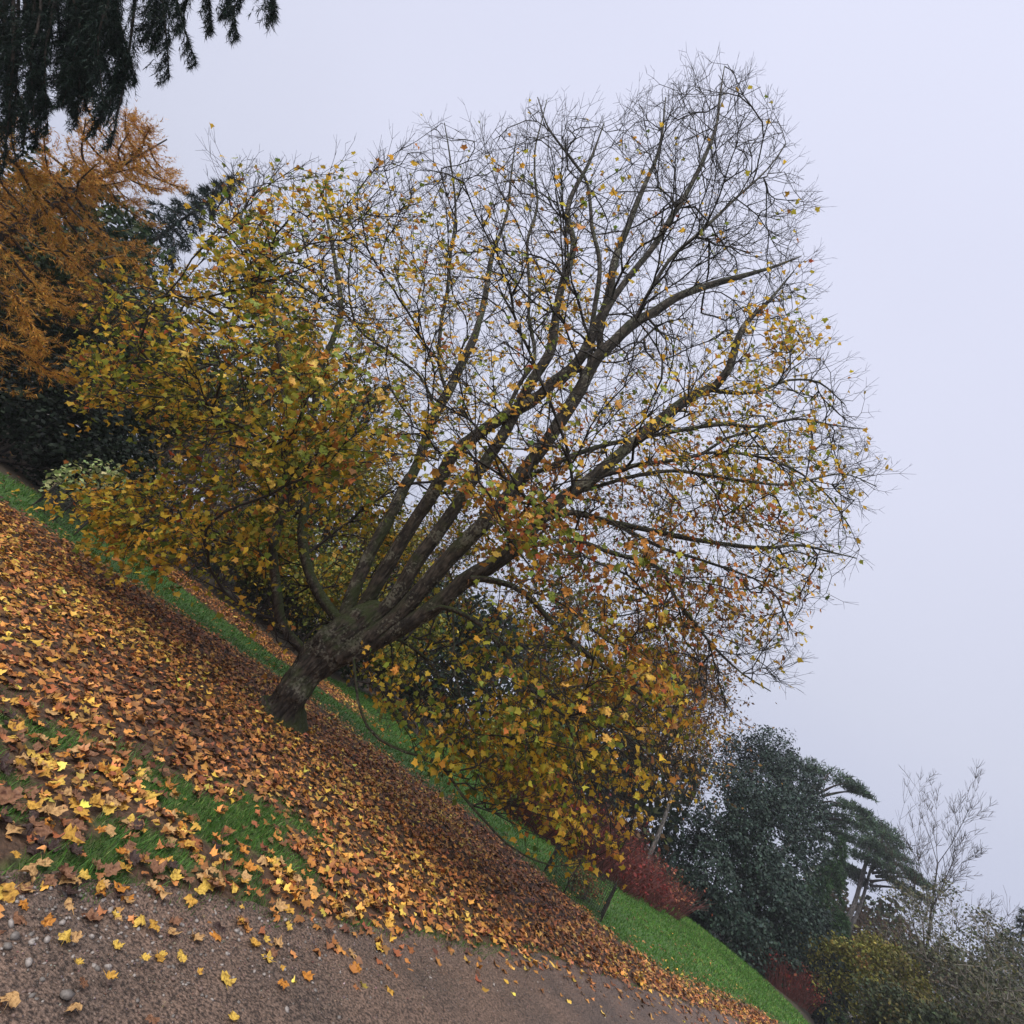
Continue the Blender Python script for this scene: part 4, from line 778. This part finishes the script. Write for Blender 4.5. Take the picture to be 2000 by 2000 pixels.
brush(25.3, 36, 12.6, 'tall rusty brown half bare tree above the dark oak', 7000, BR, [3, 3, 2], size=.16, spreadpos=.28, trunk_r=.22, minr=.013)
brush(28.6, 40, 13.4, 'dusky twiggy tree with few brown leaves touching the oak top', 5000, [(.05, .05, .035), (.09, .06, .035)], [3, 2], size=.15, spreadpos=.22, trunk_r=.2, minr=.014)
bush('dark_evergreen_tree', pol(2.5, 25), [((0, 0, 2.4), (2.8, 2, 2.6)), ((1.5, 0, 4.6), (2, 1.7, 2)), ((-1.6, .4, 4), (2, 1.7, 1.8))], 12000, .2, [(.014, .028, .018), (.022, .04, .022), (.04, .055, .02)], [3, 3, 1], 'dark green tree filling the gap under the maple trunk fork', 'tree', stems=3, gap=.42, seed=5)
bush('laurel_bush', pol(15.5, 25.5), [((0, 0, 1.4), (1.7, 1.4, 1.6)), ((1.1, .2, 2.4), (1.2, 1, 1.1)), ((-1.0, .3, 1.9), (1.2, 1.1, 1.2))], 8000, .16, [(.04, .085, .03), (.06, .11, .035), (.025, .05, .022)], [3, 2, 2], 'mid green leafy bush behind the start of the red stems', 'bush', gap=.42, seed=6)
bush('yellow_green_bush', pol(12.6, 23.6), [((0, 0, 1.1), (.9, .8, .9)), ((.4, 0, 1.9), (.6, .5, .5))], 3500, .11, [(.22, .24, .05), (.14, .18, .04)], [3, 2], 'bright yellow green bush seen through the golden drooping boughs', 'bush', gap=.42, seed=8)
bush('dark_evergreen_tree', pol(21.5, 31), [((0, 0, 1.7), (2.6, 2, 2.2)), ((1.8, .2, 3.4), (2, 1.6, 1.8)), ((-1.8, .2, 3), (1.8, 1.6, 1.8))], 10000, .2, [(.010, .018, .014), (.016, .028, .02)], [3, 2], 'black green thicket behind the red stemmed shrubs', 'tree', stems=3, gap=.42, seed=9)
bush('dark_evergreen_tree', pol(-9.5, 20), [((0, 0, 1.0), (2.0, 1.4, 1.3)), ((-1.8, 0, 1.2), (1.6, 1.2, 1.3)), ((1.8, .5, 1.4), (1.6, 1.2, 1.4))], 8000, .15, [(.016, .030, .016), (.03, .05, .02), (.07, .075, .02)], [3, 2, 2], 'low dark undergrowth bush behind the maple trunk', 'bush', gap=.44, seed=11)
for (az, d, h, lab) in [(-19, 18.2, 3.4, 'yellow green hazel shrub near the mossy outer stem'), (-9.5, 17.4, 3.0, 'low yellow green shrub right behind the trunk base'), (-14.5, 19, 4.2, 'taller yellow green shrub between the two outer stems'), (-3, 18.5, 3.6, 'yellow green shrub just past the main trunk')]:
    twiggy('hazel_shrub', pol(az, d), h, lab, 'shrub', 3200, .13, YG + [(.08, .12, .03)], [3, 3, 1, 2], spread=.7, levels=3, trunk_r=.05, kids=(5, 8), bare=.05, spreadpos=.3, minr=.006)
for (az, d, h, lab) in [(-27, 17, 3.6, 'bare brown twiggy shrub above the low golden bough'), (-23.5, 18.5, 4.4, 'taller bare grey twiggy shrub behind the low golden bough'), (-29.8, 18.5, 4.0, 'bare twiggy shrub at the edge of the black bush')]:
    twiggy('bare_shrub', pol(az, d), h, lab, 'shrub', 500, .09, BR, [3, 3, 1], mat=M_PBARK if d > 18 else None, spread=.6, levels=3, trunk_r=.035, kids=(7, 10), bare=.0, spreadpos=.25, minr=.005, thick=.02)
b = gbase(grd(np.array(822.), np.array(1442.))); t = empty('leaning_trunk', b, 'dark leaning stump of trunk on the lawn behind the golden leaves', 'tree'); e_ = atD(np.array(785.), np.array(1385.), np.hypot(b[0], b[1]) + .3)
C = catmull([b - [0, 0, .1], (b + e_) / 2, e_, e_ + (e_ - b) * 1.5], .1); V1, F1 = tube(C, np.linspace(.17, .09, len(C)), 10, .2); part('trunk', V1, F1, M_DBARK, t, smooth=True)

nb_ = 42000; az = rng.uniform(-66, 31, nb_); dd = rng.uniform(31, 40, nb_); topz = 5.2 + 2.6 * vn2(az, az * 0, .22, 70) + 1.5 * vn2(az, az * 0, .9, 71); zz = topz * rng.random(nb_) ** .8
P = np.stack([dd * np.sin(np.radians(az)), dd * np.cos(np.radians(az)), zz], -1); P = P[vnoise(P, .7, 72) > .25]; cm = vnoise(P, .28, 73)[:, None]
Vv, Ff, cc = leaf_cloud(P, rdir(len(P)), .36, [(.05, .055, .022)], [1]); cb = np.repeat(np.where(cm > .56, np.array([[.12, .07, .03]]), np.where(cm > .46, np.array([[.06, .07, .025]]), np.array([[.022, .036, .02]]))), 4, 0) * (cc[:, :1] / .05)
o = link('background_wood', mesh('background_wood', Vv, Ff, cb), None, M_FOL, 'stuff'); o['label'] = 'dim mixed wood closing the view behind the nearer trees'
nb_ = 26000; az = rng.uniform(39.5, 62, nb_); dd = rng.uniform(63, 74, nb_); topz = 8.2 + 2.6 * vn2(az, az * 0, .5, 80) + 2. * vn2(az, az * 0, 1.7, 81); zz = topz * rng.random(nb_) ** .8 - 1.5
P = np.stack([dd * np.sin(np.radians(az)), dd * np.cos(np.radians(az)), zz], -1); P = P[vnoise(P, .6, 82) > .28]; cm = vnoise(P, .2, 83)[:, None]
Vv, Ff, cc = leaf_cloud(P, rdir(len(P)), .42, [(.05, .055, .022)], [1]); cb = np.repeat(np.where(cm > .54, np.array([[.12, .075, .045]]), np.where(cm > .44, np.array([[.075, .08, .035]]), np.array([[.03, .05, .028]]))), 4, 0) * (cc[:, :1] / .05)
o = link('distant_wood', mesh('distant_wood', Vv, Ff, cb), None, M_FOL, 'stuff'); o['label'] = 'hazy brown and green wood far behind the twin trunked pine'
# ------------------------------------------------------------------ right side
rng = np.random.default_rng(2024)
OAK = [(.020, .038, .028), (.030, .052, .039), (.013, .026, .021), (.044, .068, .052)]
def oak(base, lobes, n, label, seed, h):
    return bush('evergreen_oak', base, lobes, n, .145, OAK, [4, 3, 3, 1], label, 'tree', M_GLOSSY, 3, gap=.455, clump=.85, seed=seed)
def wl(u, v, d, b): q = atD(np.array(float(u)), np.array(float(v)), d); return tuple(q - b)
ob = gbase(pol(36, 35)); oak(ob, [(wl(1420,1600,33.5,ob), (2.6,2.2,2.6)), (wl(1380,1690,33,ob), (2.6,2.2,2.4)), (wl(1490,1720,32.5,ob), (2.3,2.2,2.1)), (wl(1430,1770,32.5,ob), (2.8,2.2,2.0)), (wl(1520,1795,32.5,ob), (2.0,2,1.8)), (wl(1340,1700,34,ob), (2.2,2,2.4)), (wl(1490,1600,34.5,ob), (2.2,2,2.2)), (wl(1460,1840,32.5,ob), (2.4,1.8,1.3)), (wl(1535,1700,33.5,ob),(1.3,1.4,1.6))], 46000, 'broad blue green evergreen oak billowing down to the lawn', 21, 9)
ob = gbase(pol(37, 42)); oak(ob, [(wl(1510,1490,41,ob), (2.6,2.4,2.3)), (wl(1530,1565,40,ob), (2.5,2.2,2.5)), (wl(1572,1630,39.5,ob), (1.5,1.6,2.1)), (wl(1450,1500,41,ob), (2.4,2.2,2.4)), (wl(1562,1535,41,ob), (1.4,1.5,1.5))], 26000, 'darker taller evergreen oak rising behind the broad one', 22, 11)
PN = [(.035, .065, .036), (.05, .085, .042), (.024, .045, .028)]
def pine(name, base, trunks, pads, label, n_per=900, nlen=.42, cols=PN):
    b = gbase(base); t = empty(name, b, label, 'tree')
    for C_, r in trunks: C = catmull(np.array(C_), .6); V1, F1 = tube(C, np.linspace(r, r * .45, len(C)), 9, .15); part('trunk', V1, F1, M_GBARK, t, smooth=True)
    for (c, r, s) in pads:
        C = catmull(np.array([s, (np.array(s) * .45 + np.array(c) * .55) + [0, 0, .2], c]), .4); V1, F1 = tube(C, np.linspace(.12, .03, len(C)), 6); bo = part('bough', V1, F1, M_DBARK, t, smooth=True)
        n = int(.85 * n_per * (r[0] * r[1]) ** .7); d = rdir(n); r = np.array(r) * [.85, .85, .62]; P = np.array(c) + d * np.array(r) * (rng.random(n) ** .4)[:, None] * (1 + (vnoise(d * 2.2 + np.array(c), 1.4, 3) - .5) * .9)[:, None]; P = P[vnoise(P, 1.3, 4) > .42]
        nd = norm(rdir(len(P)) * .8 + d[:len(P)] * .3 + [0, 0, .45]); Vv, Ff, cc = scatter(NT * np.array([2.2, 1, 1]), NF, P, rot_from_normal(rdir(len(P)), nd), nlen * rng.uniform(.6, 1.2, len(P)), palette(len(P), cols, [4, 3, 3])); part('needles', Vv, Ff, M_NEED, bo, cc, 'stuff')
    return t
def W(u, v, d): return atD(np.array(float(u)), np.array(float(v)), d)
d1 = 52.; pb = gbase(pol(38.5, d1)); top1 = W(1592,1530,d1)
pine('flat_topped_pine', pb, [([pb - [0,0,.2], (pb + top1) / 2, top1], .3)], [(W(u,v,d1+dz), r, W(su,sv,d1)) for u,v,dz,r,su,sv in [(1620,1510,0,(2.4,2.4,.75),1595,1545),(1655,1530,-1,(2.0,2.0,.6),1598,1550),(1575,1505,1,(1.8,2.0,.7),1592,1540),(1680,1548,0,(1.1,1.5,.35),1605,1555),(1640,1570,-2,(2.1,2.0,.5),1595,1570),(1675,1580,0,(1.6,1.6,.4),1600,1575),(1625,1600,1,(1.8,1.8,.5),1590,1595),(1665,1608,-1,(1.6,1.6,.4),1592,1600),(1685,1600,2,(1.0,1.3,.35),1600,1590),(1640,1630,0,(1.6,1.6,.45),1585,1625),(1610,1640,0,(1.3,1.6,.5),1580,1640)]], 'flat topped pine showing over the dark oaks', 520)
d2 = 60.; pb = gbase(pol(43.2, d2)); pb[2] = -1
T1 = [pb, W(1655,1800,d2), W(1690,1690,d2), W(1712,1622,d2)]; T2 = [pb + [1.3, .5, 0], W(1672,1790,d2 + 1), W(1700,1700,d2 + 1), W(1722,1650,d2 + 1)]
pine('twin_trunk_pine', pb, [(T1, .25), (T2, .19)], [(W(u,v,d2+dz), r, W(su,sv,d2)) for u,v,dz,r,su,sv in [(1712,1614,0,(2.2,2.4,.9),1710,1640),(1735,1640,-1,(2.2,2.2,.7),1708,1660),(1685,1650,1,(2.0,2.0,.7),1700,1665),(1745,1665,1,(2.0,2.0,.6),1705,1680),(1715,1655,-2,(2.2,2.0,.7),1706,1670),(1680,1675,-1,(1.8,1.8,.55),1698,1685),(1755,1690,0,(1.9,1.9,.5),1702,1695),(1725,1690,-2,(1.8,1.8,.5),1702,1700),(1665,1700,1,(1.5,1.6,.6),1692,1705),(1775,1710,0,(1.6,1.8,.5),1702,1705),(1795,1722,1,(1.3,1.5,.4),1710,1712),(1750,1725,0,(1.6,1.6,.45),1698,1722),(1680,1720,2,(1.6,1.8,.8),1692,1720),(1785,1745,2,(1.3,1.5,.4),1700,1730)]], 'domed pine with two bare grey trunks', 520)
GR = [(.03, .07, .025), (.045, .095, .03), (.02, .045, .022)]
for (az, d, h, r, lab) in [(42.4, 46, 9.2, 2.6, 'fresh green conifer squeezed between oaks and twin trunked pine'), (44.0, 44, 5.4, 1.8, 'low green conifer at the foot of the twin trunked pine')]:
    spire('cedar_tree', pol(az, d), h, r, lab, 60, GR, per=420, nlen=.34, droop=.5)
spire('young_conifer', pol(53.2, 42), 11.5, 2.2, 'thin dark conifer at the far edge of the frame', 70, [(.03, .045, .035), (.04, .06, .045)], (1, 1), per=200, nlen=.25)
bush('dark_evergreen_tree', pol(43.4, 38), [((0, 0, 1.2), (2.0, 1.6, 2.0)), ((-.6, 0, 3.0), (1.4, 1.2, 1.3))], 6000, .2, [(.012, .022, .018), (.02, .034, .024)], [3, 2], 'black green bush between the lawn end and the olive thicket', 'bush', gap=.42, seed=31)
# thicket in the lower right
GY = [(.10, .10, .06), (.075, .085, .05), (.13, .12, .05)]
for (az, d, h, lab, lv, cols, wts, mt, tr) in [
  (47.6, 33, 4.2, 'olive yellow leaved thicket tree below the twin trunked pine', 9000, [(.17, .16, .035), (.12, .12, .03), (.22, .19, .04)], [3, 3, 2], None, .12),
  (47.8, 29, 2.8, 'dull olive bush nearest the end of the lawn', 7000, [(.12, .105, .04), (.09, .085, .03), (.16, .13, .04)], [3, 3, 1], None, .09),
  (49.6, 35, 5.0, 'brown green tangle of branches under the bare ash', 7000, [(.09, .085, .04), (.07, .075, .035), (.14, .10, .04)], [3, 3, 1], None, .11),
  (52.0, 31, 4.9, 'grey green tangle with pale stems low in the corner', 6000, GY, [3, 3, 1], M_PBARK, .08),
  (54.0, 34, 6.0, 'pale grey twiggy tree filling the bottom corner', 5000, GY, [3, 3, 1], M_PBARK, .09),
  (55.6, 30, 5.6, 'grey stemmed scrub cut off by the frame edge', 5000, GY, [3, 3, 1], M_PBARK, .08),
  (50.2, 27.5, 1.8, 'low dark green scrub under the tangle of branches', 6000, [(.05, .065, .03), (.04, .05, .028)], [1, 1], None, .06)]:
    twiggy('thicket_tree', pol(az, d), h + 1.4, lab, 'tree', lv + 2500, .11, cols, wts, mat=mt, spread=.7, levels=4, trunk_r=tr, kids=(4, 7), bare=.05, spreadpos=.16, minr=.011)
twiggy('orange_tree', pol(47.3, 46), 5.6, 'small burnt orange tree beside the twin grey trunks', 'tree', 6000, .15, [(.34, .15, .03), (.26, .12, .035), (.18, .10, .04)], [3, 3, 2], spreadpos=.28, trunk_r=.12, minr=.010)
twiggy('rusty_tree', pol(49.0, 48), 6.6, 'rust brown hazy tree between orange tree and bare ash', 'tree', 5500, .14, [(.15, .085, .05), (.11, .07, .045)], [1, 1], spreadpos=.28, trunk_r=.12, minr=.010)
twiggy('bare_tree', pol(49.8, 38), 12.6, 'tall leafless tree with straight leader against the sky', 'tree', 0, mat=M_DBARK, minr=.006, spread=.5, levels=3, trunk_r=.10, up=.6, kids=(11, 14), bare=.2, lean=(-.02, .03), ratio=.36, tf=.85)
twiggy('bare_tree', pol(47.0, 40), 13.0, 'thinner leafless tree with forked top, left of the tall leader', 'tree', 0, mat=M_DBARK, minr=.006, spread=.5, levels=3, trunk_r=.07, up=.5, kids=(4, 6), bare=.3, ratio=.55)
twiggy('bare_tree', pol(51.6, 37), 11.0, 'leafless spreading tree between tall leader and edge conifer', 'tree', 0, mat=M_DBARK, minr=.006, spread=.55, levels=3, trunk_r=.07, up=.45, kids=(5, 7), bare=.3, ratio=.55)
# red stemmed shrubs
RC = [(.22, .032, .028), (.13, .026, .022), (.26, .085, .04)]
def red_shrub(P, h, wd, n, label, warm=False):
    b = gbase(P); t = empty('red_stemmed_shrub', b, label, 'shrub', 'red stemmed shrubs along the lawn edge'); a = rng.uniform(0, 6.28, n); r = np.sqrt(rng.random(n)) * wd
    p0 = b + np.stack([np.cos(a) * r, np.sin(a) * r * .5, a * 0], -1); d = norm(np.stack([np.cos(a) * r / wd * .45, np.sin(a) * .3, a * 0 + 1], -1) + rng.normal(size=(n, 3)) * .17); L = h * rng.uniform(.4, 1.15, n) * (.45 + 1.0 * vnoise(p0, 2.4, 12))
    p1 = p0 + d * (L * .55)[:, None]; d2 = norm(d + rng.normal(size=(n, 3)) * .2); p2 = p1 + d2 * (L * .5)[:, None]; tw = p1 + norm(d + rdir(n) * .6) * (L * .4)[:, None]; q = np.full(n, 1.)
    Vv, Ff = join([prisms(p0, p1, q * .010, q * .008, 3), prisms(p1, p2, q * .008, q * .004, 3), prisms(p1, tw, q * .006, q * .004, 3)]); part('stems', Vv, Ff, M_RED, t, kind='stuff')
    P = np.concatenate([p2, tw, p1]); P = np.repeat(P, 2, 0) + rng.normal(size=(len(P) * 2, 3)) * .07; P = P[(rng.random(len(P)) < .5) & (vnoise(P, 2.2, 33) > .45)]; Vv, Ff, cc = leaf_cloud(P, rdir(len(P)), .105, RC if not warm else [(.30, .11, .05), (.22, .06, .04), (.16, .08, .04)], [3, 3, 1]); part('foliage', Vv, Ff, M_FOL, t, cc, 'stuff')
for (uu, vv, h, wd, lab) in [(1062,1640,1.7,1.3,'first red stemmed shrub, seen through drooping golden leaves'),(1125,1682,1.75,1.3,'crimson shrub half veiled by the last golden boughs'),(1195,1722,1.55,1.3,'clear crimson twiggy shrub past the end of the golden leaves'),(1245,1752,1.5,1.3,'reddest twiggy shrub at the foot of the slim pale trunk'),(1295,1778,1.35,1.1,'brownish red shrub ending the row before the oak')]:
    q = grd(np.array(uu - 30.), np.array(vv - 24.)); red_shrub(q * .99, h * .88, wd * 1.25, 400, lab, uu > 1280)
for (az, d, h, lab) in [(40.2, 33, 1.3, 'small dull red shrub at the foot of the broad oak'), (42.4, 32, 1.5, 'dull red shrub at the far end of the lawn'), (41.4, 34.5, 1.9, 'russet shrub wedged between oak foot and lawn end')]:
    red_shrub(pol(az, d), h * .7, 1.1, 220, lab, az > 41 and az < 42)
for az, d, sd_, lab in [(31.6, 31.5, 41, 'low dark bush between the crimson shrubs and broad oak'), (34.2, 33, 42, 'low dark bush under the skirt of the broad oak'), (27.4, 33.5, 43, 'black green bush behind the slim pale trunk')]:
    bush('undergrowth_bush', pol(az, d), [((0, 0, .5), (1.5, 1, .8)), ((.8, 0, .8), (1.0, .9, .7))], 3000, .15, [(.016, .028, .018), (.03, .045, .022)], [2, 1], lab, 'bush', gap=.36, seed=sd_)
b = gbase(pol(29.9, 29.5)); t = empty('slim_tree', b, 'slim pale trunk leaning over the red stemmed shrubs', 'tree'); C = catmull([b, W(1290,1620,29.5), W(1322,1525,29.8), W(1350,1450,30.5)], .3); V1, F1 = tube(C, np.linspace(.12, .05, len(C)), 8, .15); part('trunk', V1, F1, M_GBARK, t, smooth=True)
P = C[-1] + rng.normal(size=(1600, 3)) * [1.3, 1.1, 1.3]; Vv, Ff, cc = leaf_cloud(P, rdir(len(P)), .16, BR + [(.36, .2, .04)], [3, 3, 2, 2]); part('foliage', Vv, Ff, M_FOL, t, cc, 'stuff')

# ------------------------------------------------------------------ wire cages round young plants
m, n, l, o = new_mat('wire'); p = n.new('ShaderNodeBsdfPrincipled'); p.inputs['Base Color'].default_value = (.06, .065, .055, 1); p.inputs['Roughness'].default_value = .55; p.inputs['Metallic'].default_value = .6; l.new(p.outputs[0], o.inputs[0]); M_WIRE = m
def cage(corners, h, label, sp_=.05, posts_extra=()):
    c0 = np.mean([gbase(q) for q in corners], 0); t = empty('wire_cage', gbase(c0), label, 'wire cage'); n = len(corners); cs = [gbase(q) for q in corners]
    for q in list(cs) + [gbase(a) for a in posts_extra]:
        V1, F1 = tube(np.array([q - [0, 0, .1], q + [0, 0, h * .5], q + [rng.normal() * .015, rng.normal() * .015, h + .06]]), [.014, .014, .013], 6); part('post', V1, F1, M_DBARK, t)
    for i in range(n):
        a, b_ = cs[i], cs[(i + 1) % n]; L = np.linalg.norm(b_ - a); k = max(2, int(L / sp_)); f = np.linspace(0, 1, k)[:, None]; A = a + (b_ - a) * f; zz = np.linspace(.03, h, int(h / sp_))[:, None] * np.array([[0, 0, 1.]])
        P0 = np.vstack([A + [0, 0, .02], a + zz]); P1 = np.vstack([A + [0, 0, h], b_ + zz]); V1, F1 = prisms(P0, P1, np.full(len(P0), .0038), np.full(len(P0), .0038), 3); part('mesh_panel', V1, F1, M_WIRE, t)
    return t
g = lambda a, b_: grd(np.array(float(a)), np.array(float(b_)))
A, B_, C_ = g(1172, 1802), g(1100, 1746), g(1062, 1702); off = np.array([.45, .95, 0])
cage([A, B_, C_, C_ + off, A + off], .62, 'dark wire mesh cage round a young plant at the litter edge', .04)
q = gbase((A + C_) / 2 + off * .5); bush('caged_sapling', q, [((0, 0, .35), (.5, .4, .3)), ((.3, .1, .3), (.35, .3, .25))], 500, .06, [(.20, .08, .04), (.12, .10, .03), (.25, .13, .04)], [3, 3, 2], 'small russet sapling inside the wire mesh cage', 'sapling', gap=.3, clump=5)
A, B_ = g(60, 990), g(143, 1046); off = np.array([-.5, .8, 0]); cage([A, B_, B_ + off, A + off], .47, 'low wire mesh pen on the grass strip by the black bush', .04, [A * .77 + B_ * .23, A * .5 + B_ * .5])

# ------------------------------------------------------------------ damp air
V = np.array([(x, y, z) for x in (-110, 110) for y in (-30, 130) for z in (-4, 24)], float); Q = np.array([(0,1,3,2),(4,6,7,5),(0,4,5,1),(2,3,7,6),(0,2,6,4),(1,5,7,3)])
m, n, l, o = new_mat('haze'); p = n.new('ShaderNodeVolumePrincipled'); p.inputs['Color'].default_value = (.90, .93, 1, 1); p.inputs['Density'].default_value = .0008; l.new(p.outputs[0], o.inputs['Volume'])
link('haze', mesh('haze', V, Q), None, m, 'stuff')
